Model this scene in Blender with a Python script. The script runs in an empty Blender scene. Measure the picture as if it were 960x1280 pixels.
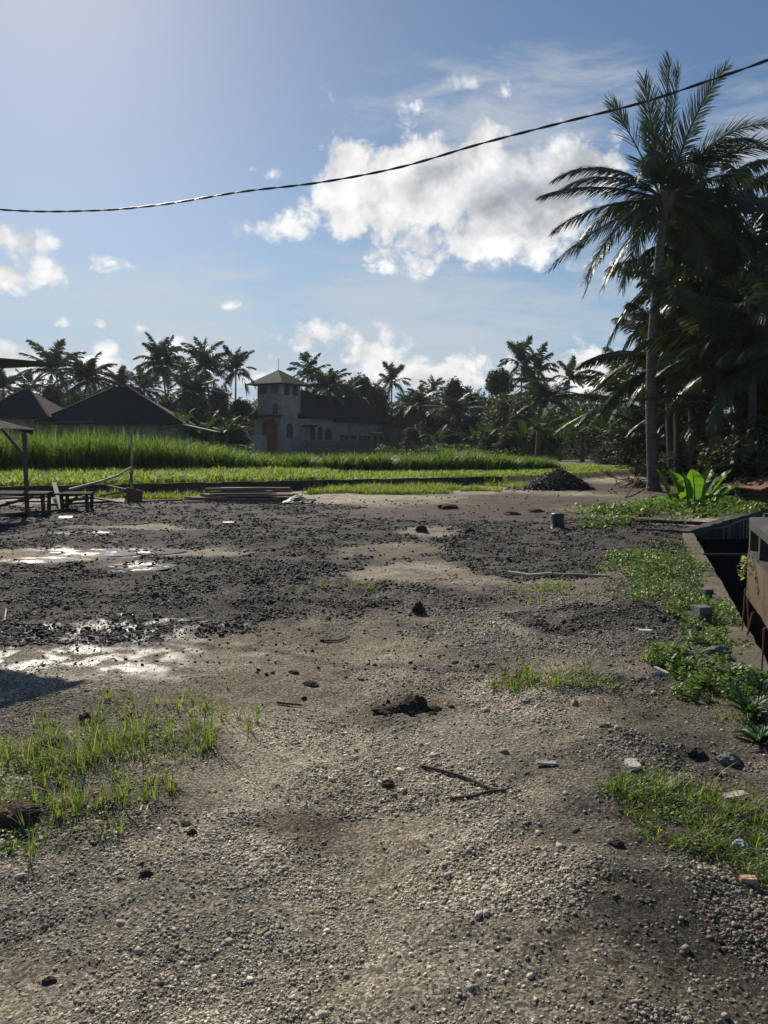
import bpy, math, random
import numpy as np
from mathutils import Vector, Matrix

scene = bpy.context.scene
COL = scene.collection
R = math.radians
# ------------------------------------------------------------------ camera
PITCH = R(5.06); CH = 1.6; F = 960.0; HAZE = .0002
SUN_DIR = Vector((-.329, .7755, .539)).normalized()

def ray(px, py):
    u = (px-480)/F; v = (640-py)/F
    return u, math.cos(PITCH)+v*math.sin(PITCH), -math.sin(PITCH)+v*math.cos(PITCH)
def P(px, py, Y):
    x, y, z = ray(px, py); return Vector((x*Y/y, Y, CH+z*Y/y))
def G(px, py, z=0.0):
    x, y, dz = ray(px, py); t = (z-CH)/dz
    return Vector((x*t, y*t, z))

cd = bpy.data.cameras.new('camera'); cam = bpy.data.objects.new('camera', cd); COL.objects.link(cam)
cam.location = (0, 0, CH); cam.rotation_euler = (R(90)-PITCH, 0, 0)
cd.sensor_fit = 'VERTICAL'; cd.sensor_height = 36; cd.lens = 27; cd.clip_end = 3000; cd.clip_start = .05
scene.camera = cam

# ------------------------------------------------------------------ noise (numpy)
def _hash(ix, iy, seed):
    n = (ix.astype(np.int64)*374761393 + iy.astype(np.int64)*668265263 + seed*974634541) & 0xffffffff
    n = ((n ^ (n >> 13))*1274126177) & 0xffffffff
    n = (n ^ (n >> 16)) & 0xffff
    return n/65535.0
def vnoise(x, y, seed=0):
    ix = np.floor(x); iy = np.floor(y); fx = x-ix; fy = y-iy
    fx = fx*fx*(3-2*fx); fy = fy*fy*(3-2*fy)
    a = _hash(ix, iy, seed); b = _hash(ix+1, iy, seed); c = _hash(ix, iy+1, seed); d = _hash(ix+1, iy+1, seed)
    return (a*(1-fx)+b*fx)*(1-fy)+(c*(1-fx)+d*fx)*fy
def fbm(x, y, oct=4, seed=0):
    s = 0; a = .5; t = 0
    for o in range(oct):
        s = s+a*vnoise(x*2**o+o*17.3, y*2**o+o*9.1, seed+o); t += a; a *= .5
    return s/t
def sstep(a, b, x):
    t = np.clip((x-a)/(b-a), 0, 1); return t*t*(3-2*t)

# ------------------------------------------------------------------ mesh helpers
def tag(o, label=None, cat=None, group=None, kind=None):
    if label: o['label'] = label
    if cat: o['category'] = cat
    if group: o['group'] = group
    if kind: o['kind'] = kind
    return o
def empty(name, loc=(0, 0, 0), rz=0, label=None, cat=None, group=None):
    o = bpy.data.objects.new(name, None); COL.objects.link(o); o.location = loc; o.rotation_euler = (0, 0, rz)
    o.empty_display_size = .2
    return tag(o, label, cat, group)
def link(me, name, mat=None, parent=None, loc=None):
    o = bpy.data.objects.new(name, me); COL.objects.link(o)
    if mat: 
        if not me.materials: me.materials.append(mat)
    if parent: o.parent = parent
    if loc is not None: o.location = loc
    return o
def mesh_np(name, V, Fc, smooth=False):
    V = np.asarray(V, dtype=np.float32); Fc = np.asarray(Fc, dtype=np.int32)
    me = bpy.data.meshes.new(name); k = Fc.shape[1]; M = len(Fc)
    me.vertices.add(len(V)); me.vertices.foreach_set('co', V.ravel())
    me.loops.add(M*k); me.loops.foreach_set('vertex_index', Fc.ravel())
    me.polygons.add(M)
    me.polygons.foreach_set('loop_start', np.arange(0, M*k, k, dtype=np.int32))
    me.polygons.foreach_set('loop_total', np.full(M, k, dtype=np.int32))
    if smooth: me.polygons.foreach_set('use_smooth', np.ones(M, dtype=bool))
    me.update(calc_edges=True); me.validate()
    return me
class MB:
    def __init__(s): s.v = []; s.f = []
    def add(s, vs, fs):
        b = len(s.v); s.v += [tuple(v) for v in vs]; s.f += [tuple(b+i for i in f) for f in fs]; return s
    def box(s, c, size, rz=0, M=None):
        x, y, z = [a/2 for a in size]
        vs = [Vector((i*x, j*y, k*z)) for i in (-1, 1) for j in (-1, 1) for k in (-1, 1)]
        if M is None: M = Matrix.Rotation(rz, 3, 'Z')
        return s.add([M @ v+Vector(c) for v in vs], [(0, 1, 3, 2), (4, 6, 7, 5), (0, 4, 5, 1), (2, 3, 7, 6), (0, 2, 6, 4), (1, 5, 7, 3)])
    def beam(s, a, b, w, h, roll=0):
        a = Vector(a); b = Vector(b); d = (b-a).normalized()
        up = Vector((0, 0, 1)) if abs(d.z) < .95 else Vector((0, 1, 0))
        x = d.cross(up).normalized(); u = x.cross(d)
        if roll:
            q = Matrix.Rotation(roll, 3, d); x = q @ x; u = q @ u
        vs = [p+x*i*w/2+u*j*h/2 for p in (a, b) for i, j in ((-1, -1), (1, -1), (1, 1), (-1, 1))]
        return s.add(vs, [(0, 1, 2, 3), (7, 6, 5, 4), (0, 4, 5, 1), (1, 5, 6, 2), (2, 6, 7, 3), (3, 7, 4, 0)])
    def tube(s, pts, rad, n=8, cap=True):
        pts = [Vector(p) for p in pts]
        if not hasattr(rad, '__len__'): rad = [rad]*len(pts)
        vs = []; fs = []; prev = None
        for i, p in enumerate(pts):
            d = (pts[min(i+1, len(pts)-1)]-pts[max(i-1, 0)]).normalized()
            if prev is None:
                up = Vector((0, 0, 1)) if abs(d.z) < .9 else Vector((1, 0, 0)); x = d.cross(up).normalized()
            else: x = (prev-d*prev.dot(d)).normalized()
            prev = x; y = d.cross(x)
            for k in range(n):
                a = 2*math.pi*k/n; vs.append(p+(x*math.cos(a)+y*math.sin(a))*rad[i])
        for i in range(len(pts)-1):
            for k in range(n):
                fs.append((i*n+k, i*n+(k+1) % n, (i+1)*n+(k+1) % n, (i+1)*n+k))
        if cap: fs.append(tuple(range(n-1, -1, -1))); fs.append(tuple((len(pts)-1)*n+k for k in range(n)))
        return s.add(vs, fs)
    def poly(s, pts, thick=None, nrm=(0, 0, 1)):
        n = len(pts); pts = [Vector(p) for p in pts]
        if not thick: return s.add(pts, [tuple(range(n))])
        t = Vector(nrm)*thick
        return s.add([p for p in pts]+[p-t for p in pts], [tuple(range(n)), tuple(range(2*n-1, n-1, -1))]+[(i, i+n, (i+1) % n+n, (i+1) % n) for i in range(n)])
    def build(s, name, mat, parent=None, world=True, smooth=False, bevel=0):
        off = Vector(parent.matrix_basis.translation) if (parent and world) else Vector((0, 0, 0))
        me = bpy.data.meshes.new(name)
        me.from_pydata([tuple(Vector(v)-off) for v in s.v], [], s.f)
        import bmesh
        bm = bmesh.new(); bm.from_mesh(me); bmesh.ops.recalc_face_normals(bm, faces=bm.faces)
        if bevel: bmesh.ops.bevel(bm, geom=list(bm.edges), offset=bevel, segments=2, affect='EDGES', profile=.6)
        bm.to_mesh(me); bm.free()
        if smooth: me.polygons.foreach_set('use_smooth', [True]*len(me.polygons))
        return link(me, name, mat, parent)
def single(mb, name, mat, label, cat, group=None, base=None, **k):
    """a thing that is one mesh: origin put at its base"""
    if base is None:
        xs = [v[0] for v in mb.v]; ys = [v[1] for v in mb.v]; zs = [v[2] for v in mb.v]
        base = ((min(xs)+max(xs))/2, (min(ys)+max(ys))/2, min(zs))
    b = Vector(base); mb.v = [tuple(Vector(v)-b) for v in mb.v]
    o = mb.build(name, mat, **k); o.location = b
    return tag(o, label, cat, group)
def copy_tree(o, parent=None):
    c = o.copy(); COL.objects.link(c)
    if parent: c.parent = parent
    for ch in list(o.children): copy_tree(ch, c)
    return c
def delete_tree(o):
    for ch in list(o.children): delete_tree(ch)
    bpy.data.objects.remove(o)

# ------------------------------------------------------------------ materials
def newmat(name):
    m = bpy.data.materials.new(name); m.use_nodes = True; nt = m.node_tree; nt.nodes.clear()
    out = nt.nodes.new('ShaderNodeOutputMaterial'); return m, nt, out
def N(nt, t, **kw):
    n = nt.nodes.new(t)
    for k, v in kw.items():
        if k.startswith('i_'):
            key = k[2:]
            key = int(key) if key.isdigit() else key
            n.inputs[key].default_value = v
        else: setattr(n, k, v)
    return n
def ramp(nt, fac, stops):
    r = nt.nodes.new('ShaderNodeValToRGB'); nt.links.new(fac, r.inputs[0])
    e = r.color_ramp.elements
    while len(e) < len(stops): e.new(.5)
    for i, (p, c) in enumerate(stops):
        e[i].position = p; e[i].color = (c[0], c[1], c[2], 1) if hasattr(c, '__len__') else (c, c, c, 1)
    return r.outputs[0]
def surf(name, c1, c2, rough=.8, scale=4, bump=.2, bscale=30, detail=6, spec=.3, stretch=(1, 1, 1), metal=0, stain=None):
    m, nt, out = newmat(name); L = nt.links.new
    b = N(nt, 'ShaderNodeBsdfPrincipled'); b.inputs['Roughness'].default_value = rough; b.inputs['Metallic'].default_value = metal
    b.inputs['Specular IOR Level'].default_value = spec
    tc = N(nt, 'ShaderNodeTexCoord'); mp = N(nt, 'ShaderNodeMapping'); mp.inputs['Scale'].default_value = stretch
    L(tc.outputs['Object'], mp.inputs['Vector'])
    n1 = N(nt, 'ShaderNodeTexNoise'); n1.inputs['Scale'].default_value = scale; n1.inputs['Detail'].default_value = detail; n1.inputs['Roughness'].default_value = .65
    L(mp.outputs[0], n1.inputs['Vector'])
    stops = [(.3, c1), (.7, c2)]
    if stain: stops = [(.28, stain), (.42, c1), (.72, c2)]
    L(ramp(nt, n1.outputs[0], stops), b.inputs['Base Color'])
    n2 = N(nt, 'ShaderNodeTexNoise'); n2.inputs['Scale'].default_value = bscale; n2.inputs['Detail'].default_value = 5
    L(mp.outputs[0], n2.inputs['Vector'])
    bp = N(nt, 'ShaderNodeBump'); bp.inputs['Strength'].default_value = bump; bp.inputs['Distance'].default_value = .05
    L(n2.outputs[0], bp.inputs['Height']); L(bp.outputs[0], b.inputs['Normal'])
    L(b.outputs[0], out.inputs[0]); return m
def leafmat(name, cols, transl=.35, tcol=None, rough=.5, spec=.4, obj_var=False):
    m, nt, out = newmat(name); L = nt.links.new
    g = N(nt, 'ShaderNodeNewGeometry')
    fac = g.outputs['Random Per Island']
    if obj_var:
        oi = N(nt, 'ShaderNodeObjectInfo')
        ad = N(nt, 'ShaderNodeMath', operation='MULTIPLY_ADD'); L(fac, ad.inputs[0]); ad.inputs[1].default_value = .55
        ml = N(nt, 'ShaderNodeMath', operation='MULTIPLY'); L(oi.outputs['Random'], ml.inputs[0]); ml.inputs[1].default_value = .45
        L(ml.outputs[0], ad.inputs[2]); fac = ad.outputs[0]
    k = len(cols)
    c = ramp(nt, fac, [(i/(k-1), cols[i]) for i in range(k)])
    b = N(nt, 'ShaderNodeBsdfPrincipled'); b.inputs['Roughness'].default_value = rough; b.inputs['Specular IOR Level'].default_value = spec
    L(c, b.inputs['Base Color'])
    t = N(nt, 'ShaderNodeBsdfTranslucent')
    mx = N(nt, 'ShaderNodeMix', data_type='RGBA', blend_type='MULTIPLY'); mx.inputs[0].default_value = 1
    L(c, mx.inputs[6]); mx.inputs[7].default_value = tcol or (1.6, 1.7, .7, 1)
    L(mx.outputs[2], t.inputs[0])
    ms = N(nt, 'ShaderNodeMixShader'); ms.inputs[0].default_value = transl
    L(b.outputs[0], ms.inputs[1]); L(t.outputs[0], ms.inputs[2]); L(ms.outputs[0], out.inputs[0]); return m
def rockmat(name, cols, rough=.85, spec=.3, dust=False):
    m, nt, out = newmat(name); L = nt.links.new
    g = N(nt, 'ShaderNodeNewGeometry'); b = N(nt, 'ShaderNodeBsdfPrincipled')
    b.inputs['Roughness'].default_value = rough; b.inputs['Specular IOR Level'].default_value = spec
    k = len(cols); c = ramp(nt, g.outputs['Random Per Island'], [(i/(k-1), cols[i]) for i in range(k)])
    tc = N(nt, 'ShaderNodeTexCoord'); n = N(nt, 'ShaderNodeTexNoise'); n.inputs['Scale'].default_value = 90; n.inputs['Detail'].default_value = 4
    L(tc.outputs['Object'], n.inputs['Vector'])
    mx = N(nt, 'ShaderNodeMix', data_type='RGBA', blend_type='MULTIPLY'); mx.inputs[0].default_value = 1
    L(c, mx.inputs[6]); L(ramp(nt, n.outputs[0], [(.3, .6), (.7, 1.25)]), mx.inputs[7]); L(mx.outputs[2], b.inputs['Base Color'])
    if dust:
        vc = N(nt, 'ShaderNodeVertexColor', layer_name='dust'); m3 = N(nt, 'ShaderNodeMix', data_type='RGBA', blend_type='MULTIPLY'); m3.inputs[0].default_value = 1
        L(mx.outputs[2], m3.inputs[6]); L(vc.outputs[0], m3.inputs[7]); L(m3.outputs[2], b.inputs['Base Color'])
    L(b.outputs[0], out.inputs[0]); return m

M = {}
M['concrete'] = surf('weathered_concrete', (.13, .115, .095), (.24, .215, .175), .9, 3, .4, 25, stain=(.05, .045, .04))
M['capconcrete'] = surf('dusty_concrete_cap', (.1, .082, .06), (.18, .145, .108), .9, 4, .4, 30, stain=(.1, .085, .06))
M['darkconcrete'] = surf('dark_concrete', (.035, .032, .03), (.075, .068, .06), .85, 2, .4, 18, stain=(.012, .013, .011))  # concrete in a much darker tone with near-black stains
M['render'] = surf('grey_render', (.26, .24, .215), (.38, .355, .32), .9, 1.2, .2, 9, stain=(.15, .135, .12))
M['rooftile'] = surf('dark_roof', (.016, .015, .016), (.032, .03, .031), .9, 3, .5, 14, spec=.08)
M['rooflight'] = surf('weathered_grey_roof', (.045, .043, .041), (.08, .077, .073), .85, 6, .5, 20, spec=.1)
M['ridge'] = surf('pale_ridge', (.2, .195, .185), (.3, .29, .28), .8, 8)
M['wood'] = surf('grey_wood', (.08, .062, .048), (.16, .13, .1), .85, 5, .3, 40, stretch=(1, 6, 6), stain=(.05, .04, .032))
M['redwood'] = surf('brown_plank', (.2, .115, .08), (.34, .23, .17), .8, 4, .3, 40, stretch=(1, 8, 8), stain=(.05, .03, .022))
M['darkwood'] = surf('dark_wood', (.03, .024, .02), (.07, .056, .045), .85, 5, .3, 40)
M['bamboo'] = surf('bamboo', (.24, .2, .12), (.4, .34, .22), .6, 6, .15, 20, stain=(.12, .1, .06))
M['trunk'] = surf('palm_trunk', (.09, .08, .068), (.16, .145, .125), .9, 3, .5, 14, stretch=(1, 1, 6), stain=(.05, .045, .04))
M['bark'] = surf('bark', (.05, .042, .034), (.1, .085, .07), .9, 4, .5, 15)
M['iron'] = surf('corrugated_iron', (.07, .067, .065), (.14, .135, .13), .75, 3, .15, 20, spec=.15, stain=(.12, .07, .045))
M['rust'] = surf('rusty_iron', (.12, .045, .03), (.2, .08, .05), .7, 6, .2, 30)
M['maroon'] = surf('maroon_roof', (.13, .045, .04), (.2, .075, .065), .6, 5, .15, 20)
M['doorwood'] = surf('orange_brown_door', (.13, .055, .03), (.2, .085, .045), .6, 3, .1, 20)
M['frame'] = surf('dark_window_frame', (.03, .022, .018), (.05, .038, .03), .5, 5)
M['glass'] = surf('window_glass', (.05, .055, .06), (.12, .13, .14), .12, 2, .02, 5, spec=.6)
M['white'] = surf('white_paint', (.6, .6, .58), (.78, .78, .76), .6, 5)
M['rubber'] = surf('black_plastic', (.012, .012, .014), (.03, .03, .034), .4, 6, .1, 30, spec=.5)
M['tarp'] = surf('grey_sheet', (.1, .1, .1), (.2, .2, .2), .6, 5, .3, 15, stain=(.03, .03, .035))
M['cable'] = surf('black_cable', (.012, .012, .014), (.03, .03, .032), .4, 9, .1, 60, spec=.5)
M['clod'] = surf('dark_soil_clod', (.03, .022, .016), (.075, .055, .04), .95, 20, .8, 60)
M['redclod'] = surf('red_soil_clod', (.07, .035, .025), (.12, .065, .045), .95, 15, .8, 50)
M['paletile'] = surf('pale_broken_tile', (.42, .37, .3), (.6, .54, .45), .8, 12, .3, 60)
M['brick'] = surf('pale_orange_brick', (.42, .24, .16), (.6, .42, .3), .85, 12, .4, 60)
M['stone'] = surf('grey_stone', (.2, .2, .2), (.42, .42, .41), .85, 9, .5, 40)
M['block'] = surf('grey_block', (.12, .12, .115), (.2, .2, .19), .9, 14, .6, 70)
M['stick'] = surf('dead_stick', (.06, .045, .035), (.13, .1, .075), .9, 9, .4, 60)
M['palestick'] = surf('bleached_stick', (.4, .36, .28), (.55, .5, .4), .8, 9, .3, 60)
M['husk'] = surf('coconut_husk', (.06, .05, .03), (.12, .1, .06), .8, 9, .3, 30)
PALMC = [(.018, .026, .014), (.03, .042, .02), (.045, .06, .028), (.07, .065, .03)]
M['palmleaf'] = leafmat('palm_leaf', PALMC, .2, rough=.4, spec=.45)
M['farpalm'] = leafmat('far_palm_leaf', [(.03, .042, .024), (.045, .06, .03), (.06, .078, .038)], .2, rough=.5, obj_var=True)
M['treeleaf'] = leafmat('tree_leaf', [(.022, .034, .016), (.04, .056, .024), (.055, .075, .03), (.085, .095, .04)], .25, rough=.6, spec=.2, obj_var=True)
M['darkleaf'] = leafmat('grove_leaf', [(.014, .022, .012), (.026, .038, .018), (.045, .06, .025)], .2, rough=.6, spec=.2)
M['banana'] = leafmat('banana_leaf', [(.03, .055, .018), (.045, .08, .024)], .3, rough=.65, spec=.15, obj_var=True)
M['bigleaf'] = leafmat('bright_big_leaf', [(.06, .13, .018), (.11, .21, .03)], .6, (1.7, 1.8, .5, 1), rough=.4)
M['elephant'] = leafmat('tall_grass_leaf', [(.035, .075, .016), (.07, .13, .027), (.12, .19, .045), (.2, .22, .09)], .45, rough=.5)
M['crop'] = leafmat('crop_leaf', [(.12, .17, .03), (.19, .25, .045), (.28, .3, .09)], .48, rough=.6)
M['grass'] = leafmat('weed_grass', [(.07, .13, .02), (.1, .17, .03), (.15, .21, .045), (.22, .22, .08), (.34, .28, .15)], .45, rough=.55)
M['creeper'] = leafmat('creeper_leaf', [(.06, .12, .022), (.1, .17, .032), (.16, .22, .05)], .4, rough=.5)
M['fern'] = leafmat('fern_leaf', [(.035, .08, .025), (.06, .12, .035)], .35, rough=.5)

# ------------------------------------------------------------------ ground
WA = np.array([-24.0, 17.3]); WB = np.array([4.6, 30.05])     # line of the low field wall
def wall_y(x): return 22.9+(x+11.4)*.4465
C0 = Vector((5.31, 13.1, 0)); SL = .335
def canal_x(y): return 5.31-SL*(13.1-y)
FARX, FARY = 9.3, 18.24
def in_pit(x, y, m=0.0):
    # inside the excavated channel; m widens it
    a = (x > canal_x(y)-m) & (y > 2) & (y < 13.1+m)
    b = (y >= 13.1-.001) & (y < FARY) & (x > 5.31+(y-13.1)*(FARX-5.31)/(FARY-13.1)-m)
    return (a | b) & (x < 13)
def field_edge(x):
    return np.where(x < 4.6, wall_y(x), 30.05+(x-4.6)*1.0)

def blob(x, y, px, py, rx, ry, soft=.5, seed=3, wob=.5):
    """a soft irregular patch centred where (px,py) meets the ground, rx/ry in metres"""
    c = G(px, py)
    d = np.sqrt(((x-c.x)/rx)**2+((y-c.y)/ry)**2)+(fbm(x*1.7/max(rx, .5)+seed, y*1.7/max(ry, .5), 4, seed)-.5)*2*wob
    return 1-sstep(1-soft, 1+soft*.5, d)
def slag_mask(x, y):
    m = np.zeros_like(x)
    for i, (px, py, rx, ry) in enumerate([(100, 650, 9, 4.5), (60, 740, 5, 2.2), (250, 735, 2.4, 1.8), (400, 665, 5, 3.4), (560, 672, 3, 1.8), (740, 690, 2.8, 2.6), (330, 700, 2.4, 2.2), (745, 775, .85, .75), (640, 690, 2, 1.6), (250, 640, 6, 3), (790, 665, 1.5, 3.)]):
        m = np.maximum(m, blob(x, y, px, py, rx, ry, .35, 11+i, .55))
    for i, (px, py, rx, ry) in enumerate([(500, 715, .9, .8), (255, 690, .9, .5), (490, 688, .9, .9), (540, 665, .6, 1.2), (480, 640, 1.5, 1.5), (170, 660, 1.5, .5), (640, 735, .8, .6)]):
        m = m*(1-.8*blob(x, y, px, py, rx, ry, .5, 31+i))
    return m
def height(x, y):
    h = (fbm(x*.35, y*.35, 3, 5)-.5)*.12
    h = h+(fbm(x*2.2, y*2.2, 4, 8)-.5)*.045
    near = 1-sstep(30, 45, y)
    h = h*near
    h = h+(fbm(x*9, y*9, 4, 21)-.5)*.03*(1-sstep(8, 20, y))
    h = h+slag_mask(x, y)*(fbm(x*6, y*6, 4, 17)-.45)*.09
    # wheel ruts coming towards the camera
    for cx, k in ((-.35, .02), (1.25, .05)):
        h = h-.035*np.exp(-((x-(cx+k*y+.15*np.sin(y*.6)))/.22)**2)*(1-sstep(9, 13, y))
    # weedy bank beside the canal
    bank = np.exp(-((x-(canal_x(y)-1.0))/.7)**2)*(y < 14)*(y > 1)
    h = h+bank*(.03+.12*fbm(x*3, y*3, 3, 40))*.7
    # puddle bed
    for px, py, rx, ry in PUD: 
        c = G(px, py); h = h*(1-np.exp(-(((x-c.x)/(rx*1.5))**2+((y-c.y)/(ry*1.5))**2))*.5)
    # raised field behind the low wall
    e = field_edge(x)
    h = h*(1-.8*np.exp(-((y-e)/.5)**2))
    step = np.where(x < 4.6, (y > e+.1)*1.0, sstep(0, 1.2, y-e))
    h = h+step*.3
    h = np.where(in_pit(x, y, -.03), -2.1+(fbm(x*1.5, y*1.5, 3, 60)-.5)*.3, h)
    return h
PUD = [(128, 690, .95, .34), (60, 702, .5, .22), (110, 668, .42, .2), (175, 708, .35, .3)]
def hz(x, y): return float(height(np.array([x], float), np.array([y], float))[0])

nr, nc = 980, 760
t = np.linspace(0, 1, nr)
ys = np.concatenate([np.linspace(-25, 1.0, 30, endpoint=False), 1.0*np.exp(np.linspace(0, math.log(60), 850)), 60*np.exp(np.linspace(0, math.log(25), 61))[1:]])
s = np.linspace(-1, 1, nc)
s = s*(.72+.28*s**2)
half = np.where(ys < 60, np.maximum(ys, 1)*.62+2.6, (np.maximum(ys, 1)*.62+2.6)*1.0+(ys-60)*.9)
half = np.maximum(half, 0)*1.5
X = half[:, None]*s[None, :]; Y = np.repeat(ys[:, None], nc, 1)
X[ys < 1.0] *= 3
Xf, Yf = X.ravel(), Y.ravel()
Z = height(Xf, Yf)
V = np.stack([Xf, Yf, Z], 1)
idx = np.arange(len(ys)*nc).reshape(len(ys), nc)
Fq = np.stack([idx[:-1, :-1], idx[:-1, 1:], idx[1:, 1:], idx[1:, :-1]], -1).reshape(-1, 4)
gme = mesh_np('ground', V, Fq, True)
# base colour of the soil at every vertex (what it is made of, not how it is lit)
def mixc(c, col, m): return c*(1-m[:, None])+np.array(col)[None, :]*m[:, None]
def soil_col(x, y):
    n1 = fbm(x*1.3, y*1.3, 5, 70); n2 = fbm(x*6, y*6, 4, 80); n3 = fbm(x*.5, y*.5, 4, 90)
    c = np.ones((len(x), 3))*np.array([.39, .333, .25])
    c = mixc(c, (.45, .385, .285), sstep(.5, .68, n3))
    c = mixc(c, (.17, .14, .105), sstep(.5, .72, n1)*.6)
    for px, py, rx, ry, col, st in [
        (230, 820, 1.7, 1.0, (.27, .225, .155), .9), (400, 790, 1.1, .7, (.2, .165, .115), .8), (60, 830, 1.2, .7, (.3, .27, .22), .8), (340, 860, .8, .6, (.2, .165, .12), .6),
        (700, 740, 1.6, 1.0, (.13, .11, .09), .8), (560, 760, 1.6, 1.3, (.12, .105, .088), .7), (740, 810, 1.3, .7, (.12, .105, .09), .7),
        (390, 1020, .28, .17, (.09, .065, .045), .9), (720, 960, .4, .2, (.075, .06, .048), .85), (520, 885, .4, .25, (.11, .085, .06), .8),
        (890, 1180, .5, .35, (.055, .048, .045), .85), (800, 1050, .5, .3, (.09, .08, .072), .7), (470, 1080, .16, .9, (.42, .36, .26), .7), (380, 1180, .3, .25, (.42, .37, .28), .6), (100, 1230, .5, .2, (.36, .31, .23), .6), (560, 1200, .35, .25, (.34, .3, .23), .5), (620, 1000, .8, .5, (.3, .26, .2), .5), (240, 960, .3, .5, (.2, .165, .125), .6), (120, 1120, .7, .3, (.2, .18, .15), .6),
        (300, 1170, .5, .3, (.27, .24, .18), .7), (600, 925, .7, .5, (.22, .2, .16), .6), (860, 1000, .5, .6, (.2, .185, .16), .6),
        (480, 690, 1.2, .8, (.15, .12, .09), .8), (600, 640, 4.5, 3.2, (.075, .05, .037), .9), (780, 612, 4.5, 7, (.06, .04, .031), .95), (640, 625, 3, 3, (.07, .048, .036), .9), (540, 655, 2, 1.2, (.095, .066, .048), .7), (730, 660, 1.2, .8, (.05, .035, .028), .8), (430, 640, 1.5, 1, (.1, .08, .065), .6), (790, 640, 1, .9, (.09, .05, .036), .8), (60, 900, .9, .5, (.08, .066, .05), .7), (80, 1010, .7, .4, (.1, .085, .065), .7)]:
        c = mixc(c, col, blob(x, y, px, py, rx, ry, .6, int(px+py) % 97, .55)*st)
    sm = slag_mask(x, y)
    c = mixc(c, (.045, .039, .038), sm*.93)
    c = mixc(c, (.13, .11, .09), sm*sstep(.5, .7, n1)*.8); c = mixc(c, (.022, .02, .02), sm*sstep(.52, .66, fbm(x*.9+5, y*1.6, 4, 77))*.7)
    c = c*(.62+.76*n2)[:, None]*(.85+.3*fbm(x*22, y*22, 3, 66))[:, None]
    fld = (y > field_edge(x)) & (x < 4.6) | (y > field_edge(x)+.4)
    far = np.where(fld, 1.0, 0.0)
    c = mixc(c, (.1, .12, .035), far*.8)
    c = mixc(c, (.16, .12, .07), far*sstep(.5, .7, n3)*.5)
    bank = np.exp(-((x-(canal_x(y)-.6))/.6)**2)*(y < 14)*(y > 1)
    c = mixc(c, (.06, .052, .036), bank*.75)
    return np.clip(c, .005, .7)
x, y = Xf, Yf
c = soil_col(x, y)
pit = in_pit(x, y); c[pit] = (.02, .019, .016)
wet = np.zeros_like(x)
for px, py, rx, ry in PUD: wet = np.maximum(wet, blob(x, y, px, py, rx*1.15, ry*1.4, .7, 7, .6))
wet = np.maximum(wet, blob(x, y, 30, 826, 1.25, .5, .7, 9, .75)*1.0)
wet = np.maximum(wet, .6*blob(x, y, 150, 790, 1.0, .5, .7, 19, .75))
wet = wet*sstep(.4, .58, fbm(x*7, y*9, 4, 222))
ca = gme.color_attributes.new('soil', 'FLOAT_COLOR', 'POINT')
ca.data.foreach_set('color', np.concatenate([c, wet[:, None]], 1).astype(np.float32).ravel())
gm, nt, out = newmat('soil_and_gravel'); L = nt.links.new
b = N(nt, 'ShaderNodeBsdfPrincipled'); at = N(nt, 'ShaderNodeVertexColor', layer_name='soil'); tc = N(nt, 'ShaderNodeTexCoord')
vo = N(nt, 'ShaderNodeTexVoronoi'); vo.inputs['Scale'].default_value = 110; L(tc.outputs['Object'], vo.inputs['Vector'])
vo2 = N(nt, 'ShaderNodeTexVoronoi'); vo2.inputs['Scale'].default_value = 38; L(tc.outputs['Object'], vo2.inputs['Vector'])
nz = N(nt, 'ShaderNodeTexNoise'); nz.inputs['Scale'].default_value = 60; nz.inputs['Detail'].default_value = 10; nz.inputs['Roughness'].default_value = .78; L(tc.outputs['Object'], nz.inputs['Vector'])
mx = N(nt, 'ShaderNodeMix', data_type='RGBA', blend_type='MULTIPLY'); mx.inputs[0].default_value = 1
L(at.outputs[0], mx.inputs[6]); L(ramp(nt, nz.outputs[0], [(.3, .42), (.5, 1.0), (.7, 1.55)]), mx.inputs[7])
hsv = N(nt, 'ShaderNodeSeparateColor'); L(vo.outputs['Color'], hsv.inputs[0])
mx2 = N(nt, 'ShaderNodeMix', data_type='RGBA', blend_type='MULTIPLY'); mx2.inputs[0].default_value = 1
L(mx.outputs[2], mx2.inputs[6]); L(ramp(nt, hsv.outputs[0], [(0, .4), (.6, 1.0), (1, 2.1)]), mx2.inputs[7]); L(mx2.outputs[2], b.inputs['Base Color'])
a1 = N(nt, 'ShaderNodeMath', operation='MULTIPLY_ADD'); L(vo.outputs['Distance'], a1.inputs[0]); a1.inputs[1].default_value = -.18; L(nz.outputs[0], a1.inputs[2])
a2 = N(nt, 'ShaderNodeMath', operation='MULTIPLY_ADD'); L(vo2.outputs['Distance'], a2.inputs[0]); a2.inputs[1].default_value = -.22; L(a1.outputs[0], a2.inputs[2])
bp = N(nt, 'ShaderNodeBump'); bp.inputs['Strength'].default_value = 1.0; bp.inputs['Distance'].default_value = .03; L(a2.outputs[0], bp.inputs['Height']); L(bp.outputs[0], b.inputs['Normal'])
mr = N(nt, 'ShaderNodeMapRange'); L(at.outputs[1], mr.inputs[0]); mr.inputs[3].default_value = .92; mr.inputs[4].default_value = .3; L(mr.outputs[0], b.inputs['Roughness'])
mr2 = N(nt, 'ShaderNodeMapRange'); L(at.outputs[1], mr2.inputs[0]); mr2.inputs[3].default_value = .25; mr2.inputs[4].default_value = 1.0; L(mr2.outputs[0], b.inputs['Specular IOR Level'])
b.inputs['Coat Roughness'].default_value = .4; cwt = N(nt, 'ShaderNodeMath', operation='MULTIPLY'); L(at.outputs[1], cwt.inputs[0]); cwt.inputs[1].default_value = .22; L(cwt.outputs[0], b.inputs['Coat Weight']); L(b.outputs[0], out.inputs[0])
tag(link(gme, 'ground', gm), kind='structure')
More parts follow.
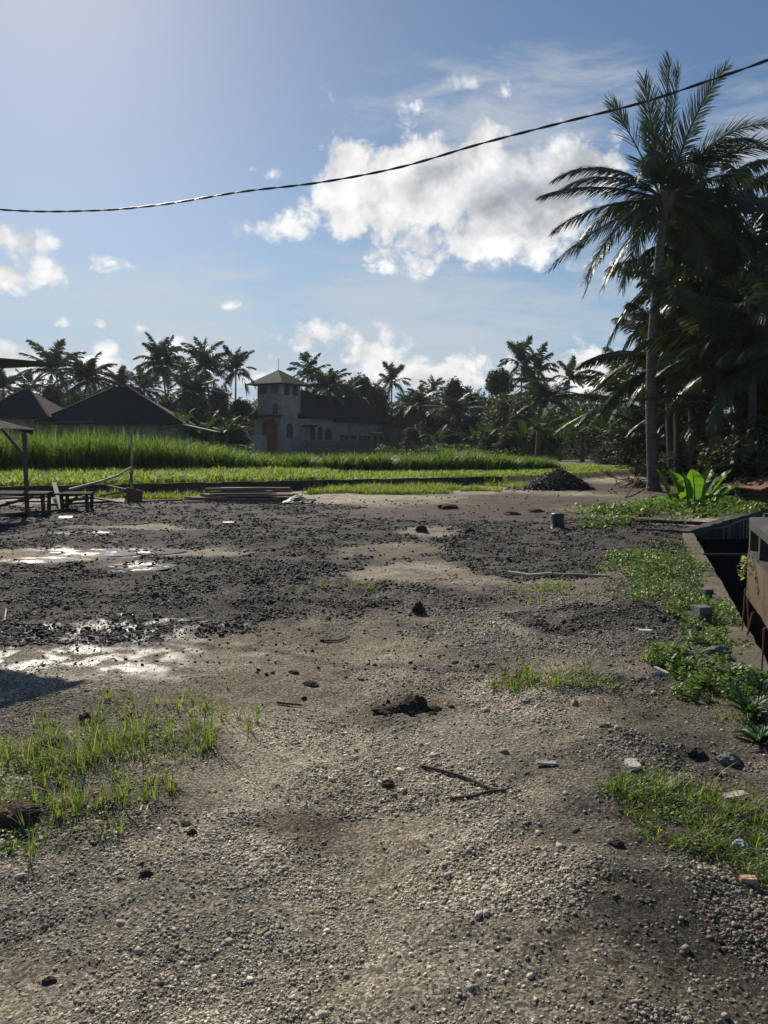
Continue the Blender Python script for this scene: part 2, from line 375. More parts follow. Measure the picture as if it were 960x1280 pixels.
tag(bpy.data.objects['ground'], label='bare gravel and dirt ground running back to a green field')

# puddles: irregular water sheets just above the mud
wm, nt, out = newmat('puddle_water'); L = nt.links.new
b = N(nt, 'ShaderNodeBsdfPrincipled'); b.inputs['Base Color'].default_value = (.11, .1, .085, 1); b.inputs['Roughness'].default_value = .16; b.inputs['IOR'].default_value = 1.33; b.inputs['Specular IOR Level'].default_value = 1.0
tc = N(nt, 'ShaderNodeTexCoord'); nz = N(nt, 'ShaderNodeTexNoise'); nz.inputs['Scale'].default_value = 9; nz.inputs['Detail'].default_value = 6; L(tc.outputs['Object'], nz.inputs['Vector'])
bp = N(nt, 'ShaderNodeBump'); bp.inputs['Strength'].default_value = .25; bp.inputs['Distance'].default_value = .02; L(nz.outputs[0], bp.inputs['Height']); L(bp.outputs[0], b.inputs['Normal']); L(b.outputs[0], out.inputs[0])
rng0 = np.random.default_rng(1)
for i, (px, py, rx, ry) in enumerate(PUD):
    c = G(px, py); mb = MB(); pts = []
    zz = float(np.quantile(height(c.x+rng0.uniform(-rx, rx, 200)*.8, c.y+rng0.uniform(-ry, ry, 200)*.8), .42))
    for k in range(64):
        a = 2*math.pi*k/64; r = .6+1.0*float(fbm(np.array([math.cos(a)*1.6+i*7]), np.array([math.sin(a)*1.6]), 4, 3)[0])
        pts.append((c.x+math.cos(a)*rx*r*1.1, c.y+math.sin(a)*ry*r*1.3, zz))
    tag(mb.poly(pts).build('puddle', wm), kind='structure')

# ------------------------------------------------------------------ scattered stones
def ico():
    t = (1+5**.5)/2
    v = np.array([(-1, t, 0), (1, t, 0), (-1, -t, 0), (1, -t, 0), (0, -1, t), (0, 1, t), (0, -1, -t), (0, 1, -t), (t, 0, -1), (t, 0, 1), (-t, 0, -1), (-t, 0, 1)])/math.sqrt(1+t*t)
    f = np.array([(0, 11, 5), (0, 5, 1), (0, 1, 7), (0, 7, 10), (0, 10, 11), (1, 5, 9), (5, 11, 4), (11, 10, 2), (10, 7, 6), (7, 1, 8), (3, 9, 4), (3, 4, 2), (3, 2, 6), (3, 6, 8), (3, 8, 9), (4, 9, 5), (2, 4, 11), (6, 2, 10), (8, 6, 7), (9, 8, 1)])
    return v, f
def rocks(pos, size, rng, flat=.65, jit=.28):
    """N distorted pebbles as one vertex / face array"""
    v, f = ico(); n = len(pos)
    V = v[None]*(1+rng.uniform(-jit, jit, (n, 12, 1)))
    sc = np.stack([rng.uniform(.7, 1.25, n), rng.uniform(.7, 1.25, n), rng.uniform(flat*.7, flat*1.3, n)], 1)
    V = V*sc[:, None, :]
    a = rng.uniform(0, 6.283, n); b = rng.normal(0, .35, n)
    cb, sb = np.cos(b)[:, None], np.sin(b)[:, None]
    y, z = V[:, :, 1]*cb-V[:, :, 2]*sb, V[:, :, 1]*sb+V[:, :, 2]*cb
    ca, sa = np.cos(a)[:, None], np.sin(a)[:, None]
    x = V[:, :, 0]; V = np.stack([x*ca-y*sa, x*sa+y*ca, z], 2)*size[:, None, None]+pos[:, None, :]
    Fc = f[None]+(np.arange(n)*12)[:, None, None]
    return V.reshape(-1, 3), Fc.reshape(-1, 3)
def scatter(rng, n, y0, y1, dens=None, px=(-40, 1000), logy=True):
    y = y0*np.exp(rng.uniform(0, math.log(y1/y0), n)) if logy else rng.uniform(y0, y1, n)
    x = (rng.uniform(px[0], px[1], n)-480)/F*y
    keep = ~in_pit(x, y, .22)
    if dens is not None: keep &= rng.uniform(0, 1, n) < dens(x, y)
    return x[keep], y[keep]
rng = np.random.default_rng(4)
def stuff(name, V, Fc, mat, label, cat, smooth=False):
    o = link(mesh_np(name, V, Fc, smooth), name, mat); return tag(o, label, cat, kind='stuff')
def gravel_d(x, y):
    d = .1+.9*sstep(.4, .62, fbm(x*2.3, y*2.3, 4, 120))
    d = d*(.6+.4*np.maximum(sstep(-.6, .3, x), sstep(.5, .62, fbm(x*1.1+9, y*1.1, 3, 122))))
    d = d*(1-.75*blob(x, y, 300, 830, 1.8, 1.0)); d = d*(1-.9*blob(x, y, 390, 1020, .28, .15)); return np.where(slag_mask(x, y) > .5, .5, d)
x, y = scatter(rng, 230000, 1.75, 9, gravel_d)
sz = .002+.0068*rng.random(len(x))**3.2*np.where(x > -.2+.3*np.sin(y*3), 1, .8); sz = sz*(.75+y*.13)
sz = np.where(rng.random(len(x)) < .012, sz*2.1, sz)
V, Fc = rocks(np.stack([x, y, height(x, y)+sz*.12], 1), sz, rng, .6, .42)
M['gravel'] = rockmat('pale_gravel', [(.09, .076, .06), (.27, .23, .175), (.38, .33, .25), (.48, .425, .325), (.66, .6, .48)], dust=True)
gc = soil_col(x, y); gc = gc/np.array([.3, .257, .193]); gc = np.repeat(np.clip(.3+.7*gc, .25, 1.9), 12, 0)
go = stuff('gravel', V, Fc, M['gravel'], 'loose pale grey gravel strewn over the near ground', 'gravel')
ga = go.data.color_attributes.new('dust', 'FLOAT_COLOR', 'POINT'); ga.data.foreach_set('color', np.concatenate([gc, np.ones((len(gc), 1))], 1).astype(np.float32).ravel())
x, y = scatter(rng, 300000, 5.2, 28, lambda x, y: .025+.975*sstep(.2, .7, slag_mask(x, y))*sstep(.38, .62, fbm(x*3, y*3, 4, 131)), px=(-60, 900))
sz = (.0042+.024*rng.random(len(x))**4.5)*(.4+y*.048)
V, Fc = rocks(np.stack([x, y, height(x, y)+sz*.3], 1), sz, rng, .6, .5)
M['slag'] = rockmat('dark_slag', [(.022, .02, .02), (.036, .032, .032), (.052, .047, .045), (.08, .072, .066), (.22, .19, .165)], .8, .3)
stuff('dark_slag', V, Fc, M['slag'], 'dark broken slag spread across the middle of the lot', 'rubble')

# ------------------------------------------------------------------ blades and leaves (numpy)
def blades(pos, h, az, lean, w, seg=3):
    n = len(pos); T = np.linspace(0, 1, seg+1); out = []
    dx, dy = np.cos(az), np.sin(az); sx, sy = -dy, dx
    for t in T:
        hor = lean*h*t**1.8; z = h*t*(1-.35*np.minimum(lean, 1.6)*t)
        ww = w*(1-t**2.2)*.5+w*.03
        c = pos+np.stack([dx*hor, dy*hor, z], 1); o = np.stack([sx*ww, sy*ww, 0*ww], 1)
        out += [c-o, c+o]
    V = np.stack(out, 1); k = 2*(seg+1)
    f = np.array([(2*i, 2*i+1, 2*i+3, 2*i+2) for i in range(seg)])
    return V.reshape(-1, 3), (f[None]+(np.arange(n)*k)[:, None, None]).reshape(-1, 4)
def leaves(pos, size, rng, flat=1.0, asp=.45):
    """kite-shaped leaves, randomly turned"""
    n = len(pos); a = rng.uniform(0, 6.283, n); e = rng.normal(0, .5, n)*flat; r = rng.normal(0, .6, n)*flat
    d = np.stack([np.cos(a)*np.cos(e), np.sin(a)*np.cos(e), np.sin(e)], 1)
    s = np.stack([-np.sin(a)*np.cos(r), np.cos(a)*np.cos(r), np.sin(r)], 1)
    L_ = size[:, None]
    V = np.stack([pos-d*L_*.5, pos-s*L_*asp*.5, pos+d*L_*.5+np.array([0, 0, -1])*L_*.12, pos+s*L_*asp*.5], 1)
    return V.reshape(-1, 3), (np.arange(n*4).reshape(n, 4))
def join(parts):
    Vs = []; Fs = []; b = 0
    for v, f in parts: Vs.append(v); Fs.append(f+b); b += len(v)
    return np.concatenate(Vs), np.concatenate(Fs)

# tall fodder grass beyond the crop
def tall_y(x): return 33.0+(x+12)*.28
def tall_h(px): return np.interp(px, [-200, 130, 200, 262, 330, 545, 552, 600, 690, 700], [2.15, 2.15, 1.95, 1.5, 1.05, .98, 1.3, 1.05, .65, .4])
nclump = 760
cy = rng.uniform(0, 1, nclump)**1.3*3.2; cx = rng.uniform(-26, 9.0, nclump)
cyy = tall_y(cx)+cy; pxs = 480+cx/cyy*F
keep = pxs < 695; cx, cyy, pxs = cx[keep], cyy[keep], pxs[keep]
k = 46; n = len(cx)*k
bx = np.repeat(cx, k)+rng.normal(0, .15, n); by = np.repeat(cyy, k)+rng.normal(0, .15, n)
hh = np.repeat(tall_h(pxs)*rng.uniform(.84, 1.1, len(cx)), k)*rng.uniform(.6, 1.06, n)
V, Fc = blades(np.stack([bx, by, np.full(n, .28)], 1), hh, rng.uniform(0, 6.283, n), rng.uniform(.08, .9, n), rng.uniform(.025, .055, n), 4)
stuff('tall_grass', V, Fc, M['elephant'], 'tall bright green fodder grass standing behind the crop', 'grass')
# far strip of low bushes/grass right of it
# crop
n = 52000
x = rng.uniform(-24, 13, n); y = field_edge(x)+.25+rng.random(n)**1.0*(tall_y(x)-field_edge(x)-.1)
y = np.where(x > 4.6, field_edge(x)+.6+rng.random(n)*9, y)
px = 480+x/y*F
dn = np.where(px < 420, 1, .62-.3*sstep(.5, .62, fbm(x*.5, y*.8, 3, 7)))
ok = (rng.random(n) < dn) & (px > -80) & (px < 830); x, y, px = x[ok], y[ok], px[ok]
lump = fbm(x*1.6, y*1.6, 3, 44)
hh = np.interp(px, [0, 380, 440, 520, 800], [.4, .36, .2, .16, .12])*(.5+lump)*rng.uniform(.6, 1.15, len(x))
V, Fc = blades(np.stack([x, y, np.full(len(x), .29)], 1), hh, rng.uniform(0, 6.283, len(x)), rng.uniform(.3, 1.3, len(x)), rng.uniform(.03, .065, len(x)), 3)
stuff('field_crop', V, Fc, M['crop'], 'low yellow-green crop growing in the raised field', 'crop')
# grass strip in front of the low wall
def patch_blades(name, regs, hmin, hmax, w, lean, mat, label, cat, seg=3, tuft_n=0):
    ps = []
    for px, py, rx, ry, cnt in regs:
        c = G(px, py); m = int(cnt)
        r = np.sqrt(rng.random(m)); a = rng.uniform(0, 6.283, m)
        xx = c.x+np.cos(a)*r*rx; yy = c.y+np.sin(a)*r*ry
        q = fbm(xx*(3/max(rx, .3)), yy*(3/max(ry, .3)), 3, int(px))
        kk = (q > .36+r*.17) & ~in_pit(xx, yy, .1)
        ps.append(np.stack([xx[kk], yy[kk], .6+q[kk]], 1))
    p = np.concatenate(ps); m = len(p); az_ = rng.uniform(0, 6.283, m); tsz = np.ones(m)
    if tuft_n:      # blades gathered into rooted tufts leaning outwards
        cen = p[rng.random(m) < 1/tuft_n]; ci = rng.integers(0, len(cen), m); sz_ = rng.lognormal(0, .4, len(cen))[ci]
        loose = rng.random(m) < .22; r_ = np.abs(rng.normal(0, .016, m))*sz_
        q = np.stack([cen[ci, 0]+np.cos(az_)*r_, cen[ci, 1]+np.sin(az_)*r_, cen[ci, 2]], 1); p = np.where(loose[:, None], p, q); tsz = np.where(loose, .6, sz_)
    z = height(p[:, 0], p[:, 1])-.005
    tuft = vnoise(p[:, 0]*9, p[:, 1]*9, 55)**1.5*1.3
    h = rng.uniform(hmin, hmax, m)*p[:, 2]*((.55+.8*tuft) if not tuft_n else .95*tsz)
    V, Fc = blades(np.stack([p[:, 0], p[:, 1], z], 1), h, az_+rng.normal(0, .5, m), rng.uniform(lean[0], lean[1], m), rng.uniform(w*.6, w*1.3, m), seg)
    return stuff(name, V, Fc, mat, label, cat)
patch_blades('grass_strip', [(520, 614, 3.0, 1.2, 9000), (470, 617, 2.6, .7, 5000), (610, 606, 2, 1.5, 3500), (220, 623, 3, .45, 2500), (420, 612, 2, .5, 2000)], .1, .24, .02, (.3, 1.1), M['crop'], 'strip of short bright grass in front of the low field wall', 'grass')
patch_blades('lot_grass', [(683, 737, .36, .3, 500), (650, 732, .5, .25, 300), (690, 752, .5, .15, 150), (430, 733, .4, .35, 260), (700, 862, .5, .16, 620), (660, 855, .3, .14, 260), (835, 832, .3, .35, 500), (150, 700, .3, .2, 0), (8, 697, .3, .3, 100), (770, 655, .9, .6, 400), (740, 640, .8, .8, 350)], .03, .1, .006, (.4, 1.4), M['grass'], 'sparse yellow-green grass tufts scattered on the lot', 'grass', 3, 12)
patch_blades('left_grass', [(150, 925, .62, .42, 2300), (60, 945, .55, .36, 1900), (215, 900, .5, .4, 900), (110, 985, .4, .25, 900), (10, 950, .45, .3, 1000), (250, 870, .3, .25, 180), (60, 1000, .4, .25, 280), (170, 1010, .3, .25, 180), (30, 1050, .2, .12, 160), (120, 890, .5, .3, 250)], .025, .14, .0042, (.2, 1.2), M['grass'], 'thin patch of wispy grass at the left edge of the gravel', 'grass', 4, 15)
patch_blades('right_grass', [(850, 1010, .3, .24, 1500), (800, 1010, .2, .16, 700), (870, 1060, .24, .12, 800), (940, 1030, .18, .22, 900), (900, 1000, .35, .2, 900), (830, 985, .2, .12, 300), (950, 1090, .12, .14, 400), (880, 860, .3, .45, 1500), (930, 900, .25, .5, 900), (845, 830, .25, .3, 600), (900, 800, .25, .5, 900), (880, 1030, .35, .25, 1500)], .015, .055, .0042, (.3, 1.3), M['grass'], 'matted green grass along the right edge beside the canal', 'grass', 3, 13)
def patch_leaves(name, regs, size, hmax, mat, label, cat, asp=.7):
    P_ = []
    for px, py, rx, ry, cnt in regs:
        c = G(px, py); m = int(cnt); r = np.sqrt(rng.random(m)); a = rng.uniform(0, 6.283, m)
        xx = c.x+np.cos(a)*r*rx; yy = c.y+np.sin(a)*r*ry; q = fbm(xx*5, yy*5, 3, int(px))
        kk = (q > .35+r*.15) & ~in_pit(xx, yy, .02); z = height(xx, yy)+hmax*rng.random(m)*(1-r*.6)*(.3+q)
        P_.append(np.stack([xx, yy, z], 1)[kk])
    p = np.concatenate(P_); V, Fc = leaves(p, rng.uniform(size*.6, size*1.4, len(p)), rng, .8, asp)
    return stuff(name, V, Fc, mat, label, cat)
patch_leaves('ground_creeper', [(845, 720, .8, 1.7, 5200), (800, 715, .7, .6, 900), (830, 750, .6, .7, 1800), (880, 775, .35, .7, 2200), (860, 690, .5, .9, 900), (905, 760, .3, .6, 900), (905, 810, .3, .5, 1200), (880, 850, .4, .5, 1600), (845, 840, .25, .3, 500), (940, 860, .22, .4, 1400), (900, 880, .3, .3, 900), (800, 700, .5, .4, 500)]*2, .03, .15, M['creeper'], 'leafy green creeper spreading over the bank beside the canal', 'creeper')
patch_leaves('bank_weeds', [(850, 640, 2.2, 1.6, 6000), (790, 640, 1.6, .9, 1800), (880, 632, 1.6, 1.4, 4500), (765, 655, .7, .4, 350), (840, 655, 1.5, .4, 500), (740, 660, .4, .3, 250)], .07, .4, M['creeper'], 'low leafy weeds below the big bright leaves', 'weeds')
patch_leaves('right_weeds', [(850, 1010, .32, .26, 2200), (900, 1030, .3, .25, 1800), (870, 1065, .25, .14, 900), (800, 1010, .2, .15, 500), (940, 900, .2, .4, 900), (880, 870, .3, .3, 900), (700, 862, .4, .14, 400), (935, 1080, .12, .14, 400)], .014, .05, M['creeper'], 'tiny leafy weeds mixed through the right-hand grass', 'weeds')
patch_leaves('left_weeds', [(10, 965, .3, .2, 500), (85, 1078, .06, .05, 160), (15, 1045, .15, .12, 240), (100, 1030, .3, .2, 160), (20, 1000, .2, .1, 200), (150, 930, .5, .3, 500), (70, 940, .4, .3, 500)], .02, .06, M['creeper'], 'tiny broad-leaved weeds among the grass at the left edge', 'weeds')

# ------------------------------------------------------------------ palms
def frond(rs, L_, el0, droop, n=60, lw=.85, wid=.045, g=.5, gap=None, wind=(0, 0, 0), seg=3, curl=0, roll=0):
    """one pinnate frond in the local +X direction"""
    NS = 14; T = [i/NS for i in range(NS+1)]; p = Vector((0, 0, 0)); pts = [p.copy()]; tan = []
    for i in range(NS):
        th = el0-droop*((i+.5)/NS)**1.4; az = curl*((i+.5)/NS)**2
        d = Vector((math.cos(th)*math.cos(az), math.cos(th)*math.sin(az), math.sin(th))); tan.append(d); p = p+d*(L_/NS); pts.append(p.copy())
    tan.append(tan[-1])
    mb = MB(); mb.tube(pts, [.045*(1-.85*t)*L_/4.5+.004 for t in T], 4)
    W = Vector(wind)
    for i in range(n):
        s_ = .1+.9*(i+.5)/n
        if gap and gap[0] < s_ < gap[1] and rs.random() < .8: continue
        q = s_*NS; k = min(int(q), NS-1); fr = q-k
        base = pts[k].lerp(pts[k+1], fr); t = tan[k]
        side = t.cross(Vector((0, 0, 1)))
        side = side.normalized() if side.length > .05 else Vector((0, 1, 0))
        nrm = side.cross(t).normalized()
        side, nrm = side*math.cos(roll)+nrm*math.sin(roll), nrm*math.cos(roll)-side*math.sin(roll)
        prof = (math.sin(math.pi*min(1, .12+.8*s_)))**.55
        al = R(38+35*s_+rs.uniform(-6, 6))
        for sg in (-1, 1):
            if rs.random() < .04: continue
            ll = lw*prof*rs.uniform(.8, 1.1)
            d = (side*sg*math.cos(al)+t*math.sin(al)+nrm*rs.uniform(.05, .3)).normalized()
            gg = g*rs.uniform(.6, 1.4)
            vs = []; pp = base.copy(); 
            for j in range(seg+1):
                u = j/seg; ww = wid*(.6, 1, .75, .08)[j] if seg == 3 else wid*(.8, 1, .1)[j]
                vs += [pp-t*ww*.5, pp+t*ww*.5]
                dd = (d+Vector((0, 0, -1))*gg*(u+.25)*1.6+W*(u+.2)).normalized(); pp = pp+dd*ll/seg
            mb.add(vs, [(2*j, 2*j+1, 2*j+3, 2*j+2) for j in range(seg)])
    return mb
def put(mb, az, origin):
    m = Matrix.Rotation(az, 3, 'Z'); o = Vector(origin); mb.v = [tuple(m @ Vector(v)+o) for v in mb.v]; return mb
def trunk_mb(pts, r0, r1, n=10, ringed=True, rs=None, sub=6):
    pts = [Vector(p) for p in pts]; out = []; rad = []
    m = (len(pts)-1)*sub*(5 if ringed else 1)
    for i in range(m+1):
        t = i/m*(len(pts)-1); k = min(int(t), len(pts)-2); f = t-k
        p0 = pts[max(k-1, 0)]; p1 = pts[k]; p2 = pts[k+1]; p3 = pts[min(k+2, len(pts)-1)]
        q = .5*((2*p1)+(p2-p0)*f+(2*p0-5*p1+4*p2-p3)*f*f+(3*p1-p0-3*p2+p3)*f**3)
        u = i/m; r = r0*(1-u)+r1*u+r0*.55*max(0, 1-u*14)**2
        if ringed: r *= 1+(.05 if i % 3 == 0 else -.012)
        out.append(q); rad.append(r)
    return MB().tube(out, rad, n)
def blob_mb(c, r, rs, n=2, sq=(1, 1, 1), jit=.15):
    import bmesh
    bm = bmesh.new(); bmesh.ops.create_icosphere(bm, subdivisions=n, radius=r)
    vs = [Vector(c)+Vector((v.co.x*sq[0], v.co.y*sq[1], v.co.z*sq[2]))*(1+rs.uniform(-jit, jit)) for v in bm.verts]
    fs = [tuple(v.index for v in f.verts) for f in bm.faces]; bm.free(); return MB().add(vs, fs)

# --- the tall palm at the right
rs = random.Random(7)
pb = G(817, 615); pb.z = hz(pb.x, pb.y)-.05; DP = pb.y
palm = empty('coconut_palm', pb, 0, 'tall coconut palm with bare pale ringed trunk, standing clear in front of the dark grove', 'palm tree')
crown = P(832, 248, DP)
trunk_mb([pb, P(814, 520, DP), P(815, 440, DP), P(821, 360, DP), P(827, 290, DP), crown], .19, .125, 14).build('trunk', M['trunk'], palm)
# (az deg: 0 = right, 90 = away, 180 = left), start elevation, droop, length
FR = [(176, 64, 6, 3.5, (.35, .7), 70), (178, 80, 2, 3.6, None, 80), (165, 90, -4, 4.3, (.3, .75), 50), (40, 88, 10, 4.1, None, 85), (10, 76, 25, 4.5, None, 75), (8, 62, 60, 4.6, None, 40), 
      (180, 16, 34, 3.9, None, 15), (187, -2, 34, 3.8, None, 25), (176, -18, 28, 4.0, None, 30), (200, -30, 38, 4.2, None, 20), (215, -48, 25, 3.8, None, 30), (168, -50, 20, 3.4, None, 20), (8, 20, 55, 4.0, None, -20), (350, 0, 40, 4.2, None, -20), (335, -28, 40, 3.8, None, -30),
      (270, 30, 90, 3.4, None, 0), (300, 45, 85, 3.6, None, 0), (240, 35, 95, 3.5, None, 0), (90, 20, 70, 3.8, None, 0), (60, 5, 70, 3.8, None, 0), (130, 10, 70, 3.8, None, 0), (25, -20, 40, 3.6, None, 0), (150, -30, 45, 3.8, None, 20), (75, 65, 40, 3.6, None, 60), (192, 26, 62, 3.7, None, 10), (168, 44, 70, 3.7, None, 30), (15, 35, 60, 4.4, None, 10), (10, -50, 30, 3.4, None, 20), (30, 55, 70, 4.2, None, 20), (340, 50, 80, 4.0, None, 30), (0, -10, 50, 4.2, None, -10), (20, 8, 60, 4.4, None, -15)]
for az, e0, dr, L_, gap, rl in FR:
    a = R(az); o = crown+Vector((math.cos(a)*.12, math.sin(a)*.12, rs.uniform(-.1, .15)))
    mb = frond(rs, L_, R(e0), R(dr), 100, .88, .056, .62 if e0 < 50 else .16, gap, (.1, 0, .03), 3, rs.uniform(-.15, .15), R(rl))
    put(mb, a, o).build('frond', M['palmleaf'], palm)
for k in range(9):
    a = rs.uniform(0, 6.28); blob_mb(crown+Vector((math.cos(a)*.3, math.sin(a)*.3, -.25-rs.random()*.4)), .13, rs, 2, (1, 1, 1.2), .04).build('coconut', M['husk'], palm, smooth=True)
blob_mb(crown+Vector((0, 0, -.05)), .3, rs, 2, (1, 1, 1.4), .2).build('leaf_base', M['husk'], palm)

def palm_proto(seed, H, lean, nf, L_, name, trunkmat, leafm, gg=.55, *, dens=34, wid=.09, r0=.17, lw=.8, merge=False, parts=True, rag=0):
    rs = random.Random(seed); e = empty(name)
    top = Vector((lean[0], lean[1], H))
    trunk_mb([(0, 0, -.2), (lean[0]*.15, lean[1]*.15, H*.35), (lean[0]*.5, lean[1]*.5, H*.7), top], r0, r0*.6, 7, False, rs).build('trunk', trunkmat, e, world=False)
    cr = MB(); 
    for i in range(nf):
        az = i*2.39996+rs.uniform(-.25, .25); t = i/nf
        e0 = R(82-115*t**1.1+rs.uniform(-12, 12)); dr = R(rs.uniform(25, 75)); LL = L_*rs.uniform(.8, 1.1)
        mb = frond(rs, LL, e0, dr, dens, lw*rs.uniform(.85, 1.1), wid, gg, None if rs.random() > rag else (.2, .55), (.1, 0, 0), 3, rs.uniform(-.3, .3), rs.uniform(-.8, .8))
        put(mb, az, top)
        if merge: cr.add(mb.v, mb.f)
        else: mb.build('frond', leafm, e, world=False)
    if merge: cr.build('crown', leafm, e, world=False)
    return e
# far palm prototypes: height of the crown 10 m, crown as one part
FP = [palm_proto(100+i, 10, ((-.6, .3), (.9, 0), (.3, -.4), (-1.2, 0), (.1, .2))[i], (22, 26, 20, 30, 15)[i], (3.6, 3.9, 3.3, 4.1, 3.4)[i], 'coconut_palm', M['bark'], M['farpalm'], .6, dens=34, wid=.18, r0=.15, lw=1.1, merge=True, rag=(.1, .1, .4, 0, .6)[i]) for i in range(5)]

# ------------------------------------------------------------------ broadleaf trees
def tree_proto(seed, H, Wd, nleaf, lsize, mat, name='broadleaf_tree', low=.25, nb=14, base_r=.2):
    r = np.random.default_rng(seed); rs = random.Random(seed); e = empty(name)
    bl = []
    for i in range(nb):
        a = rs.uniform(0, 6.28); t = rs.uniform(low, .92); rad = Wd*.5*math.sin(math.pi*min(.95, .18+t*.8))*rs.uniform(.35, .85)
        bl.append((Vector((math.cos(a)*rad, math.sin(a)*rad, H*t)), Wd*rs.uniform(.15, .28)))
    bl.append((Vector((0, 0, H*.9)), Wd*.17))
    mb = trunk_mb([(0, 0, -.2), (rs.uniform(-.2, .2), 0, H*.25), (rs.uniform(-.3, .3), .1, H*.55), (0, 0, H*.85)], base_r, base_r*.25, 7, False)
    for c_, q in bl:
        s_ = Vector((0, 0, max(H*.12, c_.z*.55))); mb.tube([s_, s_.lerp(c_, .5)+Vector((0, 0, .2)), c_], [base_r*.4, base_r*.25, base_r*.08], 5)
    mb.build('trunk', M['bark'], e, world=False)
    w = np.array([q**2 for _, q in bl]); w /= w.sum(); ch = r.choice(len(bl), nleaf, p=w)
    cc = np.array([tuple(c_) for c_, _ in bl])[ch]; rr = np.array([q for _, q in bl])[ch]
    d = r.normal(0, 1, (nleaf, 3)); d /= np.linalg.norm(d, axis=1)[:, None]
    rad = rr*(r.random(nleaf)**.45)*(1+.35*(vnoise(d[:, 0]*3+ch*5, d[:, 1]*3+d[:, 2]*2, 5)-.5)*2)
    p = cc+d*rad[:, None]*np.array([1, 1, .8])
    V, Fc = leaves(p, r.uniform(lsize*.6, lsize*1.4, nleaf), r, 1.0, .5)
    link(mesh_np('crown', V, Fc), 'crown', mat, e)
    return e
FT = [tree_proto(200+i, 10, (7, 9, 5.5)[i], 11000, .42, M['treeleaf'], nb=(24, 28, 18)[i], low=(.08, .08, .15)[i]) for i in range(3)]

# ------------------------------------------------------------------ banana-like plants
def paddle(rs, L_, W_, el0, droop, n=12, fold=.25, tear=.0):
    p = Vector((0, 0, 0)); pts = [p.copy()]; th = []
    for i in range(n):
        a = el0-droop*(i/n)**1.5; th.append(a); p = p+Vector((math.cos(a), 0, math.sin(a)))*L_/n; pts.append(p.copy())
    th.append(th[-1]); mb = MB(); vs = []; fs = []
    for i, q in enumerate(pts):
        t = i/n; w = 0.012 if t < .2 else W_*math.sin(math.pi*min(1, (t-.2)/.8*.93+.05))**.6
        w *= 1+rs.uniform(-.12, .12); up = Vector((-math.sin(th[i]), 0, math.cos(th[i])))
        vs += [q+Vector((0, -w, 0))+up*w*fold*rs.uniform(.6, 1.4), q, q+Vector((0, w, 0))+up*w*fold*rs.uniform(.6, 1.4)]
    for i in range(n):
        b_ = i*3; 
        if rs.random() > tear: fs.append((b_, b_+1, b_+4, b_+3))
        if rs.random() > tear: fs.append((b_+1, b_+2, b_+5, b_+4))
    mb.add(vs, fs); mb.tube(pts[:-1], [.02*L_*(1-.8*i/n)+.003 for i in range(n)], 5); return mb
def banana_proto(seed, h, L_, W_, nl, mat, name='banana_plant', tear=.08, e=(80, 20)):
    rs = random.Random(seed); r = empty(name)
    trunk_mb([(0, 0, -.1), (0, 0, h*.5), (.03, 0, h)], .1*max(h, .6), .05*max(h, .6), 8, False).build('stem', M['bark'], r, world=False)
    for i in range(nl):
        mb = paddle(rs, L_*rs.uniform(.75, 1.1), W_*rs.uniform(.8, 1.1), R(e[0]-(e[0]-e[1])*i/nl+rs.uniform(-8, 8)), R(rs.uniform(35, 90)), tear=tear)
        put(mb, i*2.4+rs.uniform(-.3, .3), (0, 0, h*.95)).build('leaf', mat, r, world=False, smooth=False)
    return r
BP = [banana_proto(300, 2.0, 2.3, .3, 8, M['banana']), banana_proto(301, 1.6, 2.6, .33, 7, M['banana'])]

